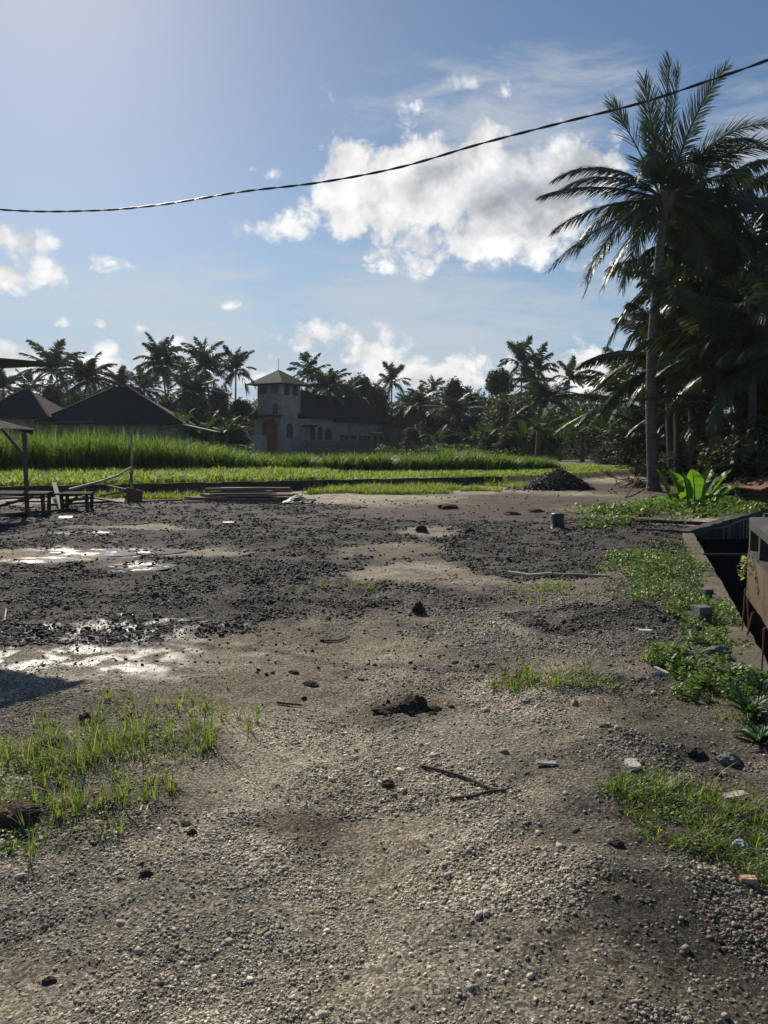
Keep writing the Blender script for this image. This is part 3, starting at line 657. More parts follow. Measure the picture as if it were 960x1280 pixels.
def place(proto, loc, rz, sc, label, cat, group, used=set()):
    if id(proto) in used: o = copy_tree(proto)
    else: o = proto; used.add(id(proto))
    o.location = loc; o.rotation_euler = (0, 0, rz); o.scale = sc if hasattr(sc, '__len__') else (sc, sc, sc)
    o['label'] = label; o['category'] = cat
    if group: o['group'] = group
    return o
rs = random.Random(11)
def far_palm(px, py, Y, k, label, w=1.0):
    """px,py = crown centre; prototypes are 10 m to the crown"""
    c = P(px, py, Y); sz = (c.z-.3)/10; lean = ((-.6, .3), (.9, 0), (.3, -.4), (-1.2, 0), (.1, .2))[k]; rz = rs.uniform(0, 6.28)
    ox = (lean[0]*math.cos(rz)-lean[1]*math.sin(rz))*w; 
    place(FP[k], (c.x-ox, Y, .3), rz, (w, w, sz), label, 'palm tree', 'coconut palms on the skyline')
for a in [
    (68, 462, 88, 1, 'palm with wide drooping crown above the gap between the two dark-roofed houses', 1.05),
    (108, 474, 80, 3, 'bushy palm rising just left of the big dark roof peak', .9),
    (35, 488, 95, 2, 'short palm showing behind the leftmost hipped roof', .8),
    (6, 486, 85, 0, 'palm cut by the left edge behind the leftmost roof', .8),
    (150, 484, 92, 0, 'palm directly behind the right slope of the big dark roof', .85),
    (181, 487, 96, 1, 'palm second to the right of the big dark roof peak', .85),
    (205, 457, 90, 3, 'tall slim palm leftmost of the cluster left of the tower', .82),
    (230, 474, 95, 2, 'shorter palm second in the cluster left of the tower', .95),
    (258, 462, 88, 1, 'thick-crowned palm third in the cluster left of the tower', .95),
    (295, 464, 84, 4, 'ragged leaning palm nearest the tower on its left side', .85),
    (244, 492, 80, 3, 'low dense palm below the cluster left of the tower', .8),
    (384, 470, 100, 2, 'sparse palm peeking over the hall roof right beside the tower', .9),
    (412, 484, 96, 0, 'arching palm over the middle of the hall roof', 1.0),
    (432, 497, 105, 1, 'low palm behind the right half of the hall roof', .85),
    (490, 478, 110, 4, 'tall thin palm above the far right end of the hall roof', .9),
    (507, 508, 112, 2, 'short palm beside the far house with the hipped roof', .9),
    (526, 505, 100, 1, 'palm standing in front of the far house with hipped roof', .95),
    (542, 492, 108, 4, 'palm with one long frond flung up right of the far house', .8),
    (568, 512, 90, 1, 'broad pale-fronded palm left of the round dark trees', 1.15),
    (590, 504, 104, 2, 'slim palm between the pale broad palm and the round dark tree', .8),
    (652, 455, 92, 4, 'tallest palm of the pair above the round dark trees', .85),
    (671, 463, 95, 2, 'right one of the tall palm pair above the round dark trees', .85),
    (684, 498, 78, 3, 'heavy dark palm below the tall pair', .95),
    (712, 474, 96, 4, 'slender lone palm standing against the white cloud', .75),
    (664, 478, 100, 0, 'palm tucked between the tall pair and the heavy dark palm', .8)]:
    far_palm(*a)
def far_tree(px, top, Y, k, wpx, label, group='broadleaf trees on the skyline', cat='tree'):
    c = P(px, top, Y); H = (c.z-.3)/10; w = wpx/960*Y/(7, 9, 5.5)[k]
    place(FT[k], (c.x, Y, .3), rs.uniform(0, 6.28), (w, w, H), label, cat, group)
for i, a in enumerate([
    (22, 492, 100, 1, 60, 'leafy tree filling in behind the leftmost hipped roof'),
    (62, 480, 96, 0, 60, 'rounded tree under the wide drooping palm'),
    (95, 488, 92, 1, 55, 'dark tree behind the left slope of the big dark roof'),
    (135, 494, 104, 0, 55, 'tree behind the peak of the big dark roof'),
    (172, 497, 100, 1, 60, 'tree behind the right slope of the big dark roof'),
    (212, 500, 88, 0, 50, 'tree at the foot of the tall slim palm left of the tower'),
    (243, 490, 92, 1, 60, 'dense tree in the middle of the cluster left of the tower'),
    (276, 486, 86, 0, 48, 'dense tree right in the cluster left of the tower'),
    (300, 500, 82, 2, 40, 'narrow tree touching the tower on its left side'),
    (322, 512, 110, 1, 40, 'small tree behind the tower'),
    (402, 494, 115, 0, 50, 'tree behind the left part of the hall roof'),
    (452, 471, 108, 2, 50, 'tall upright leafy tree behind the right part of the hall roof'),
    (470, 484, 106, 0, 48, 'loose-crowned tree above the hall roof end'),
    (433, 492, 112, 1, 60, 'wide tree behind the middle of the hall roof'),
    (497, 520, 118, 1, 60, 'tree over the roof of the far house'),
    (545, 520, 95, 0, 60, 'bushy tree beside the far house on its right'),
    (568, 475, 94, 2, 32, 'narrow pointed tree above the broad pale palm'),
    (590, 520, 90, 1, 60, 'low tree left of the round dark tree'),
    (626, 463, 96, 2, 55, 'taller tree with uneven top behind the round dark tree'),
    (628, 494, 84, 1, 62, 'round dark domed tree in the middle of the skyline'),
    (655, 505, 80, 0, 55, 'dark tree under the tall palm pair'),
    (700, 520, 78, 1, 60, 'tree under the slender lone palm'),
    (733, 525, 70, 0, 65, 'leafy tree left of the dark grove'),
    (765, 520, 60, 1, 80, 'leafy tree joining the dark grove on its left'),
    (610, 530, 76, 0, 40, 'pale bush-like tree in front of the round dark tree'),
    (515, 535, 88, 2, 30, 'small tree in front of the far house'),
    (560, 535, 85, 1, 45, 'low bushy tree behind the short end of tall grass'),
    (680, 535, 66, 1, 55, 'low dark tree behind the banana plants'),
    (235, 520, 74, 1, 70, 'low tree behind the lean-to canopy'),
    (290, 530, 72, 0, 50, 'low tree left of the tower foot'),
    (640, 540, 68, 0, 45, 'low scrubby tree below the round dark tree')]):
    far_tree(*a)
for px, base, Y, k, sc, lab in [(672, 568, 62, 0, 1.25, 'banana plant with pale arching leaves behind the tip of the tall grass'), (655, 568, 66, 1, 1.0, 'banana plant left of the pale arching one'),
    (700, 570, 58, 1, .9, 'banana plant between the tall grass tip and the rubble heap'), (728, 572, 56, 0, 1.0, 'banana plant above the rubble heap with silvery leaves'), (755, 572, 52, 1, 1.1, 'banana plant left of the tall palm trunk'),
    (608, 566, 72, 1, 1.0, 'banana plant under the round dark tree'), (592, 565, 75, 0, .8, 'small banana plant left of the round dark tree'), (228, 552, 68, 0, 1.15, 'banana plant above the lean-to canopy'), (258, 548, 70, 1, 1.3, 'banana plant tall beside the tower cluster'), (185, 548, 72, 1, 1.1, 'banana plant at the right gable of the big dark roof'), (283, 552, 66, 0, 1.05, 'banana plant nearest the tower'), (548, 562, 80, 1, 1.0, 'banana plant right of the far house')]:
    g = P(px, base, Y); place(BP[k], (g.x, Y, .25), rs.uniform(0, 6.28), sc, lab, 'banana plant', 'banana plants behind the field')


n = 90000; x = rng.uniform(-75, 75, n); yb = 118+rng.normal(0, 4, n); top = 5.5+5.0*fbm(x*.16, x*0, 4, 88)+1.6*fbm(x*.8, x*0, 3, 8); z = .2+top*rng.random(n)**.8
V, Fc = leaves(np.stack([x, yb, z], 1), rng.uniform(.35, .9, n), rng, 1.0, .5)
stuff('far_woodland', V, Fc, M['treeleaf'], 'far dark woodland closing the view behind the houses and palms', 'woodland')
n = 16000; x = rng.uniform(-34, 26, n); yb = 66+rng.normal(0, 1.6, n)+x*.1; top = (.7+1.5*fbm(x*.5, x*0, 4, 18)); z = .2+top*rng.random(n)
pxx = 480+x/yb*F; kk = (pxx > 470) | ((pxx > 190) & (pxx < 320)); 
V, Fc = leaves(np.stack([x, yb, z], 1)[kk], rng.uniform(.15, .45, n)[kk], rng, 1.0, .4)
stuff('field_edge_scrub', V, Fc, M['banana'], 'low mixed green scrub along the back of the field', 'scrub')
# ------------------------------------------------------------------ right-hand grove
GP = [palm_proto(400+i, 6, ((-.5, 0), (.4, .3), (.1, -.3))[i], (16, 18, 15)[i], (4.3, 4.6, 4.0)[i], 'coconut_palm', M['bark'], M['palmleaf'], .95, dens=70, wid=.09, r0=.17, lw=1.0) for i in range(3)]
for (px, py, Y, k, w, lab) in [
    (852, 448, 29, 0, 1.0, 'low dark palm whose fronds reach out left behind the tall trunk'),
    (872, 335, 29, 1, .8, 'second palm crown hidden just behind the tall palm crown'),
    (928, 405, 27, 1, .85, 'palm with dark crown at the upper right of the grove'),
    (905, 430, 25, 2, 1.0, 'dark palm in the middle of the grove'),
    (990, 440, 23, 0, .9, 'palm cut by the right edge at mid height'),
    (890, 400, 33, 2, 1.0, 'palm deep in the grove behind the others'),
    (930, 365, 27, 0, .9, 'palm crown filling the grove top just right of the tall palm'),
    (985, 350, 28, 2, 1.0, 'palm crown at the right edge level with the top of the grove'),
    (905, 500, 25, 1, .75, 'palm with hanging fronds low in front of the thin trunks'),
    (945, 440, 23, 2, .9, 'palm with rim-lit hanging fronds right of centre in the grove'),
    (815, 540, 36, 0, .6, 'smallest palm left of the tall trunk, near the ground'),
    (800, 500, 38, 1, .95, 'small palm left of the tall trunk at the edge of the grove'),
    (950, 500, 26, 1, .8, 'low palm under the crowns at the right edge'),
    (870, 525, 33, 2, .7, 'short palm low between the thin trunks')]:
    c = P(px, py, Y); place(GP[k], (c.x, Y, 0), rs.uniform(0, 6.28), (w, w, c.z/6), lab, 'palm tree', 'palms of the dark grove')
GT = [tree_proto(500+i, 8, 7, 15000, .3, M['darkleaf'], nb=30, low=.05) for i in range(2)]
for (px, top, Y, k, wpx, lab) in [
    (905, 440, 36, 0, 190, 'dark leafy tree behind the grove palms'), (965, 385, 32, 1, 220, 'tall dark tree at the upper right edge'),
    (850, 460, 40, 1, 170, 'dark tree directly behind the tall palm trunk'), (810, 530, 46, 0, 120, 'bushy tree left of the tall palm trunk'),
    (780, 548, 50, 1, 90, 'small bushy tree farther left of the tall trunk'), (920, 500, 30, 1, 150, 'dense dark tree low in the grove'),
    (990, 500, 26, 0, 180, 'dense dark tree cut by the right edge'), (870, 540, 30, 0, 110, 'low dark tree behind the thin pale trunk'), (1050, 400, 27, 1, 260, 'dark tree mostly beyond the right edge'), (835, 550, 38, 0, 90, 'low dark bush tree between the trunks')]:
    c = P(px, top, Y); w = wpx/960*Y/7
    place(GT[k], (c.x, Y, 0), rs.uniform(0, 6.28), (w, w, c.z/8), lab, 'tree', 'broadleaf trees of the dark grove')
for pts, r_, mat, lab in [
    ([(841, 606), (838, 560), (836, 510), (838, 440)], .17, 'bark', 'thick dark bare trunk just right of the tall palm trunk'),
    ([(858, 598), (862, 560), (866, 520), (868, 470)], .07, 'trunk', 'thin pale leaning trunk right of the dark trunk'),
    ([(846, 596), (847, 560), (849, 525), (850, 480)], .05, 'trunk', 'very thin trunk between the dark trunk and pale leaning trunk'),
    ([(885, 600), (889, 560), (880, 520), (884, 470)], .06, 'bark', 'slim dark trunk behind the bright big leaves')]:
    g = G(*pts[0]); Yb = g.y; e = empty('tree_trunk', g, 0, lab, 'tree trunk', 'bare trunks in the grove')
    q = [P(a_, b_, Yb) for a_, b_ in pts]; q[0].z = -.05
    trunk_mb(q, r_, r_*.7, 9, False).build('stem', M[mat], e)
    # sparse top foliage carried by the trunk
    r = np.random.default_rng(int(r_*1000)+pts[0][0]); m = 900; top = np.array(q[-1])
    V, Fc = leaves(top+r.normal(0, .6, (m, 3)), r.uniform(.12, .3, m), r); me = mesh_np('crown', V-np.array(g), Fc); link(me, 'crown', M['darkleaf'], e)

# shrubs under the grove
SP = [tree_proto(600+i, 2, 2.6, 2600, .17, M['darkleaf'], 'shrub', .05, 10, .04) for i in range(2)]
for i, (px, base, sc, lab) in enumerate([(905, 622, 1.0, 'shrub right behind the bright big leaves'), (940, 628, 1.1, 'shrub beside the maroon roof'), (845, 598, .7, 'small shrub at the foot of the dark trunk'), (790, 590, .8, 'shrub left of the tall palm foot'), (920, 600, 1.3, 'taller shrub in the dark behind the bright leaves'), (765, 586, .7, 'low shrub behind the bare earth'), (880, 597, 1.0, 'shrub between the thin trunks and bright leaves'), (960, 615, 1.4, 'large shrub at the right edge behind the roof'), (815, 585, .9, 'shrub behind the tall palm trunk')]):
    g = G(px, base); place(SP[i % 2], (g.x, g.y, 0), i*1.3, sc, lab, 'shrub', 'shrubs under the grove')

# bright big-leaved plant: individual upright leaves
g = G(868, 637); e = empty('big_leaf_plant', g, 0, 'bright green plant with huge upright backlit leaves, beside the tall palm foot', 'plant')
rs2 = random.Random(5)
trunk_mb([(0, 0, -.05), (0, 0, .12), (0, 0, .25)], .09, .06, 8, False).build('stem', M['bamboo'], e, world=False)
for az, e0, dr, L_, W_, ox in [(172, 68, 12, 1.05, .2, -.5), (186, 76, 22, 1.0, .22, -.3), (165, 84, 15, .9, .2, -.15), (95, 86, 20, .95, .24, .0), (20, 80, 30, 1.0, .22, .1), (5, 62, 25, 1.15, .18, .2), (350, 50, 40, 1.0, .2, .35), (330, 72, 30, .9, .22, .3), (120, 76, 20, .9, .22, -.25), (300, 45, 60, .8, .18, .05), (230, 50, 60, .8, .18, -.3), (30, 55, 80, 1.1, .16, .25), (180, 35, 60, .8, .16, -.4)]:
    mb = paddle(rs2, L_, W_, R(e0), R(dr), 12, .3); put(mb, R(az), (ox, 0, .05)).build('leaf', M['bigleaf'], e, world=False)
# fern-like plants by the canal
def fern(px, py, sc, lab, name='fern', mat='fern'):
    g = G(px, py); g.z = hz(g.x, g.y)-.01; e = empty(name, g, 0, lab, name, 'ferns beside the canal' if name == 'fern' else None)
    for i in range(11):
        mb = frond(rs2, .17*sc*rs2.uniform(.7, 1.1), R(rs2.uniform(35, 80)), R(rs2.uniform(40, 90)), 18, .05*sc, .013*sc, .25, None, (0, 0, 0), 2)
        put(mb, i*2.4, (0, 0, 0)).build('frond', M[mat], e, world=False)
for a in [(935, 905, 1.25, 'large fern nearest the camera beside the canal edge'), (955, 880, 1.2, 'fern cut by the right edge'), (915, 862, .9, 'fern left of the canal coping in the weeds'), (948, 935, 1.0, 'lowest fern at the right edge above the grass'), (850, 850, .8, 'small fern on the inner side of the bank')]: fern(*a)

# ------------------------------------------------------------------ low field wall
def field_wall():
    mb = MB(); x0, x1 = -24.0, 4.6; d = Vector((1, .4465, 0)).normalized(); nn = Vector((-d.y, d.x, 0)); n = 60
    a = Vector((x0, wall_y(x0), 0)); Ln = (Vector((x1, wall_y(x1), 0))-a).length
    for i in range(n):
        p = a+d*Ln*i/n; q = a+d*Ln*(i+1)/n-d*.012; hgt = .34+.012*math.sin(i*2.1)
        mb.beam(p+Vector((0, 0, hgt/2-.1)), q+Vector((0, 0, hgt/2-.1)), .14, hgt+.2)
    return single(mb, 'field_wall', M['darkconcrete'], 'long low dark concrete wall holding up the green field', 'wall')
field_wall()

# ------------------------------------------------------------------ canal walls
def canal_wall(a, b, out, top, name, lab, mat, n=30, th=.22):
    mb = MB(); a = Vector(a); b = Vector(b); d = b-a; o = Vector(out).normalized()
    r_ = random.Random(3); z = [top+r_.uniform(-.012, .012) for _ in range(n+1)]; e_ = [r_.uniform(-.012, .02) for _ in range(n+1)]
    vs = []
    for i in range(n+1):
        p = a+d*i/n
        for q, zz in ((p-o*0, -2.3), (p-o*e_[i]*.4, z[i]), (p+o*(th+e_[i]), z[i]), (p+o*th, -2.3)): vs.append(Vector((q.x, q.y, zz)))
    fs = [(i*4+k, i*4+(k+1) % 4, i*4+4+(k+1) % 4, i*4+4+k) for i in range(n) for k in range(4)]+[(0, 1, 2, 3), (n*4+3, n*4+2, n*4+1, n*4)]
    mb.add(vs, fs); return single(mb, name, mat, lab, 'wall')
canal_wall((canal_x(1.9), 1.9, 0), (5.31, 13.1, 0), (-1, SL, 0), .07, 'canal_wall', 'near canal wall with a cracked dusty top, running along the weeds', M['capconcrete'], 60, .17)
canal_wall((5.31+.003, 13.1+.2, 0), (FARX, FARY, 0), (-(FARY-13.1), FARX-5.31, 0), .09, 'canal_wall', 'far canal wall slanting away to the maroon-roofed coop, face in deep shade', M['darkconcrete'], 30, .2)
# concrete building edge across the channel
A = Vector((4.78, 10.0, 0)); B = Vector((3.75, 7.0, 0)); e = empty('channel_building', (4.78, 10.0, -2.1), 0, 'weathered concrete structure with framed opening and brown lower wall across the canal', 'structure')
d = (B-A).normalized(); nn = Vector((d.y, -d.x, 0)); 
if nn.x < 0: nn = -nn
def panel(a, b, z0, z1, th, mb): 
    mb.beam(Vector((a.x, a.y, (z0+z1)/2))+nn*th/2, Vector((b.x, b.y, (z0+z1)/2))+nn*th/2, th, z1-z0)
mb = MB(); panel(A, B+d*3, -2.1, .18, .16, mb); mb.build('lower_wall', surf('brown_stained_wall', (.09, .06, .038), (.15, .1, .065), .85, 3, .3, 20, stain=(.06, .04, .025)), e)
mb = MB()
for i in range(5):
    q = A+d*(.06+i*.9); panel(q, q+d*.12, .183, .5, .1, mb)
panel(A+d*.0, A+d*4.5, .5, .59, .14, mb); panel(A+d*.0, A+d*4.5, .183, .23, .13, mb)
mb.build('frame', M['darkconcrete'], e)
mb = MB(); mb.poly([A+Vector((0, 0, .643)), A+d*4.5+Vector((0, 0, .643)), A+d*4.5+nn*2+Vector((0, 0, .8)), A+nn*2+Vector((0, 0, .8))], .05); mb.build('roof_slab', M['iron'], e)
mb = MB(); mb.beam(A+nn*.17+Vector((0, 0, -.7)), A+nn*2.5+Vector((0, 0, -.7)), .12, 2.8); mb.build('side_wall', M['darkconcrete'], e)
single(MB().tube([(4.36, 10.4, .1), (4.99, 10.35, .1)], .015, 8), 'pipe', M['iron'], 'thin pale pipe spanning the canal to the concrete structure', 'pipe')
for (px, py, hgt, lean, lab) in [(927, 790, .36, .02, 'tallest rusty rebar rod rising from the canal coping'), (936, 795, .3, -.02, 'rebar rod second from the left on the coping'), (932, 797, .2, .05, 'short bent rebar rod between the two longer ones'), (951, 850, .34, .01, 'rebar rod nearest the camera at the right edge')]:
    g = G(px, py, .06); single(MB().tube([g-Vector((0, 0, .05)), g+Vector((lean*.5, 0, hgt*.5)), g+Vector((lean, .01, hgt)), g+Vector((lean+.02, .01, hgt+.004))], .006, 6), 'rebar', M['rust'], lab, 'rebar', 'rebar rods on the coping')
# vine sprig over the channel
e = empty('vine', (4.75, 9.9, .1), 0, 'pale-leaved vine sprig hanging over the dark canal at the concrete corner', 'vine')
MB().tube([(4.78, 9.95, .1), (4.6, 9.6, .22), (4.42, 9.3, .16), (4.3, 9.1, .02)], .006, 5).build('stem', M['bamboo'], e)
r = np.random.default_rng(9); t = r.random(60)[:, None]; p = (1-t)*np.array([4.75, 9.85, .15])+t*np.array([4.3, 9.1, .05])+r.normal(0, .05, (60, 3))
V, Fc = leaves(p-np.array([4.75, 9.9, .1]), r.uniform(.04, .09, 60), r, 1, .7); link(mesh_np('foliage', V, Fc), 'foliage', leafmat('vine_leaf', [(.2, .26, .1), (.3, .34, .15)], .4), e)

# maroon-roofed coop
e = empty('coop', (10.4, 20, 0), 0, 'low dark coop with a maroon sloping roof at the right edge', 'coop')
q = P(946, 612, 19.0)
mb = MB()
for i in range(10):
    yy = 18.9+i*.22
    mb.beam((q.x, yy, q.z), (q.x+2.6, yy, q.z+1.0), .21, .035)
mb.build('roof', M['maroon'], e)
mb = MB(); mb.box((10.8, 19.95, .2), (2.5, 1.9, .6)); mb.build('wall', M['darkwood'], e)

# ------------------------------------------------------------------ background buildings
def hip_roof(mb, c, w, d, z0, z1, rz, ridge=0.0, th=.12):
    """hip roof over w x d with a ridge along x of length ridge"""
    m = Matrix.Rotation(rz, 3, 'Z'); c = Vector((c[0], c[1], 0))
    T = lambda x, y, z: m @ Vector((x, y, z))+c
    b4 = [T(-w/2, -d/2, z0), T(w/2, -d/2, z0), T(w/2, d/2, z0), T(-w/2, d/2, z0)]
    r0, r1 = T(-ridge/2, 0, z1), T(ridge/2, 0, z1)
    lo = [v-Vector((0, 0, th)) for v in b4]
    mb.add(b4+[r0, r1]+lo, [(0, 1, 5, 4), (2, 3, 4, 5), (1, 2, 5), (3, 0, 4), (9, 8, 7, 6), (0, 6, 7, 1), (1, 7, 8, 2), (2, 8, 9, 3), (3, 9, 6, 0)])
    return b4, r0, r1
# tower house
YT = 85.0; k0 = P(352, 555, YT); al = R(58); LS = 3.4
dR = Vector((math.cos(al), math.sin(al), 0)); dL = Vector((-math.sin(al), math.cos(al), 0))   # right face recedes along dR, left face along dL
cz = lambda py: CH+(555-py)/F*YT
e = empty('tower_house', (k0.x, YT, .3), 0, 'grey concrete house with a square tower, pyramid roof and long dark-roofed hall', 'house')
rzT = al
K = Vector((k0.x, YT, 0)); cT = K+dR*LS/2+dL*LS/2
ztop = cz(480)
mb = MB(); mb.box((cT.x, cT.y, (ztop+.0)/2), (LS, LS, ztop), rzT); mb.build('tower_wall', M['render'], e)
mb = MB(); b4, r0, r1 = hip_roof(mb, cT, LS+1.7, LS+1.7, ztop, cz(461), rzT, .01); tr = mb.build('tower_roof', M['rooflight'], e)
mb = MB()
for v in b4: mb.beam(v+Vector((0, 0, .06)), r0+Vector((0, 0, .08)), .16, .1)
mb.build('ridge_cap', M['ridge'], tr, world=True).location = -Vector((0, 0, 0))
MB().tube([r0, r0+Vector((0, 0, 1.2))], .03, 5).build('antenna', M['iron'], e)
def wall_rect(dirv, s0, s1, z0, z1, th, mb, off=.05, origin=K, nrm=None):
    nrm = nrm or (Vector((dirv.y, -dirv.x, 0)) if dirv == dR else Vector((-dirv.y, dirv.x, 0)))
    a = origin+dirv*s0+nrm*off; b = origin+dirv*s1+nrm*off
    mb.beam(Vector((a.x, a.y, (z0+z1)/2)), Vector((b.x, b.y, (z0+z1)/2)), th, z1-z0)
nR = Vector((dR.y, -dR.x, 0)); nL = Vector((-dR.x, -dR.y, 0))
def window(dirv, nrm, s0, s1, z0, z1, arch=False, origin=K, off=0.0):
    fr = MB(); t = .09; w = s1-s0
    def pt(s, z, o): v = origin+dirv*s+nrm*(o+off); return Vector((v.x, v.y, z))
    def outline(inset, o):
        if not arch: return [pt(s0+inset, z0+inset, o), pt(s1-inset, z0+inset, o), pt(s1-inset, z1-inset, o), pt(s0+inset, z1-inset, o)]
        r_ = w/2-inset; cz_ = z1-w/2; cs = (s0+s1)/2
        return [pt(s0+inset, z0+inset, o), pt(s1-inset, z0+inset, o)]+[pt(cs+r_*math.cos(a), cz_+r_*math.sin(a), o) for a in [math.pi*i/10 for i in range(11)]]
    o1 = outline(0, .07); i1 = outline(t, .07); n = len(o1); o0 = outline(0, .0); i0 = outline(t, .02)
    fr.add(o1+i1+o0+i0, [(i, (i+1) % n, n+(i+1) % n, n+i) for i in range(n)]+[(i, 2*n+i, 2*n+(i+1) % n, (i+1) % n) for i in range(n)]+[(n+i, n+(i+1) % n, 3*n+(i+1) % n, 3*n+i) for i in range(n)])
    fr.beam(pt((s0+s1)/2, z0+t, .05), pt((s0+s1)/2, z1-t, .05), .05, .05)
    f = fr.build('window', M['frame'], e)
    g_ = MB().add(outline(t, .025), [tuple(range(n))]); p = g_.build('pane', M['glass'], f, world=False); 
    p.data.transform(Matrix.Translation(-Vector(e.location)))
    p.location = (0, 0, 0)
for (s0, s1) in ((.45, 1.35), (2.05, 2.95)): window(dL, nL, s0, s1, cz(492), cz(482), False)
for (s0, s1) in ((.55, 1.35), (2.05, 2.85)): window(dR, nR, s0, s1, cz(494), cz(482), False)
window(dL, nL, .5, 1.15, cz(517), cz(504), True)
window(dR, nR, .9, 1.9, cz(547), cz(529), True)
mb = MB()  # eyebrow slab above the arch
wall_rect(dL, -.3, LS+.6, cz(521), cz(519), 1.0, mb, .5, nrm=nL); mb.build('canopy_slab', M['darkconcrete'], e)
# arched doorway: brown door
def arch_poly(dirv, nrm, s0, s1, z0, z1, o, flat=False):
    w = s1-s0; cs = (s0+s1)/2; r_ = w/2; k = .55
    L2 = [(s0, z0), (s1, z0)]+[(cs+r_*math.cos(math.pi*i/12), z1-r_*k+r_*k*math.sin(math.pi*i/12)) for i in range(13)]
    return [Vector(((K+dirv*s+nrm*o).x, (K+dirv*s+nrm*o).y, z)) for s, z in L2]
mb = MB(); pts = arch_poly(dL, nL, .55, 2.75, .0, cz(524), .06); mb.poly(pts, .05, nL); dr_ = mb.build('door_surround', M['rust'], e)
mb = MB(); pts = arch_poly(dL, nL, 1.1, 2.2, .0, cz(535), .1); mb.poly(pts, .04, nL); mb.build('door', M['doorwood'], e)
# hall, two sections
def hall(s0, s1, depth, zeave, zridge, ovh, name='hall'):
    a = K+dR*s0; b = K+dR*s1; back = dL*depth
    mb = MB(); c = (a+b)/2+back/2; mb.box((c.x, c.y, zeave/2), (s1-s0, depth, zeave), al); w_ = mb.build(name+'_wall', M['render'], e)
    mb = MB(); L_ = s1-s0
    hip_roof(mb, c, L_+ovh*2, depth+ovh*2, zeave+.02, zridge, al, L_-depth*.2, .15); mb.build(name+'_roof', M['rooftile'], e)
eav = CH+(555-521)/F*87
hall(LS+.02, 10.2, 7.0, eav, eav+3.4, .5)
hall(10.22, 21.5, 6.6, eav-.3, eav+3.0, .5)
for s0, s1, z0, z1 in [(5.2, 6.0, 549, 531), (6.7, 7.4, 549, 532), (8.0, 9.4, 549, 534)]: window(dR, nR, s0, s1, cz(z0), cz(z1), True)
for s0, s1 in [(11.2, 11.8), (12.2, 12.8), (13.6, 14.5), (15.4, 16.0), (16.3, 16.9), (17.2, 17.8), (18.8, 19.4), (20.2, 20.8)]: window(dR, nR, s0, s1, cz(550), cz(543), False)
mb = MB(); wall_rect(dR, 3.6, 5.0, cz(533), cz(531), 1.2, mb, .6); mb.build('awning', M['rooftile'], e)
mb = MB(); wall_rect(dR, 18.1, 19.4, 3.0, 3.12, 1.0, mb, .5); mb.build('white_awning', M['white'], e)
# garden walls of that house
gl = Vector((P(300, 555, 80).x, 80, 0)); gr = Vector((P(333, 555, 82).x, 82, 0))
single(MB().beam(gl+Vector((0, 0, 1.1)), gr+Vector((0, 0, 1.1)), .2, 2.8), 'garden_wall', M['render'], 'grey garden wall at the foot of the tower on its left', 'wall')
gl = K+nR*2.2+dR*1.5; gr = K+nR*2.2+dR*19
single(MB().beam(Vector((gl.x, gl.y, 1.0)), Vector((gr.x, gr.y, 1.0)), .2, 1.9), 'garden_wall', M['concrete'], 'long low pale wall in front of the hall', 'wall')
# house with the big dark roof, left
def simple_house(cx, Y, w, d, zE, zR, ridge, rz, lab, roofmat, wins, wallmat='concrete', name='house'):
    e_ = empty(name, (cx, Y, .3), 0, lab, 'house'); mb = MB(); mb.box((cx, Y, zE/2), (w-1.2, d-1.2, zE), rz); mb.build('wall', M[wallmat], e_)
    mb = MB(); b4, r0, r1 = hip_roof(mb, (cx, Y), w, d, zE, zR, rz, ridge, .15); rf = mb.build('roof', M[roofmat], e_)
    mb = MB()
    for v, rr in ((b4[0], r0), (b4[1], r1)): mb.beam(v+Vector((0, 0, .05)), rr+Vector((0, 0, .06)), .14, .1)
    mb.beam(r0, r1+Vector((.01, 0, 0)), .16, .14); mb.build('ridge_cap', M['rooftile'] , e_)
    m = Matrix.Rotation(rz, 3, 'Z')
    for (x0, x1, z0, z1, kind) in wins:
        pc = m @ Vector(((x0+x1)/2, -(d-1.2)/2-.03, 0))+Vector((cx, Y, (z0+z1)/2))
        mb = MB().box(pc, (x1-x0, .08, z1-z0), rz); f = mb.build('window' if kind == 'w' else 'door', M['frame'], e_)
        if kind == 'w':
            pc2 = m @ Vector(((x0+x1)/2, -(d-1.2)/2-.075, 0))+Vector((cx, Y, (z0+z1)/2))
            p = MB().box(pc2-Vector(e_.location), (x1-x0-.16, .02, z1-z0-.16), rz).build('pane', M['glass'], f, world=False)
    return e_
Yh = 62
q = P(12, 488, Yh); simple_house(q.x, Yh+3, 6.6, 6.0, P(0, 521, Yh).z, q.z+.2, .6, R(-4), 'small house with a hipped dark roof at the left edge', 'rooftile', [(-1.6, -.2, 1.6, 2.7, 'w'), (.8, 2.0, 1.5, 2.7, 'w')])
q = P(125, 487, Yh); simple_house(q.x, Yh+5, 11.6, 9.0, P(0, 528, Yh).z, q.z+.5, 1.2, R(6), 'larger house with a broad black hipped roof behind the tall grass', 'rooftile', [(-4.4, -3.4, .6, 2.6, 'd'), (-2.4, -1.0, 1.4, 2.5, 'w'), (1.5, 3.0, 1.4, 2.5, 'w')])
mb = MB(); a = P(75, 527, 59.5); b = P(115, 527, 59.5); mb.beam(a, b, .7, .07); single(mb, 'awning', M['iron'], 'thin pale sheet awning in front of the broad black roof house', 'awning')
q = P(170, 515, 66); simple_house(q.x, 68, 5.5, 5, P(0, 535, 66).z, q.z, 1.5, R(10), 'small dark annex right of the broad black roof', 'rooftile', [(-.6, .6, 1.2, 2.2, 'w')])
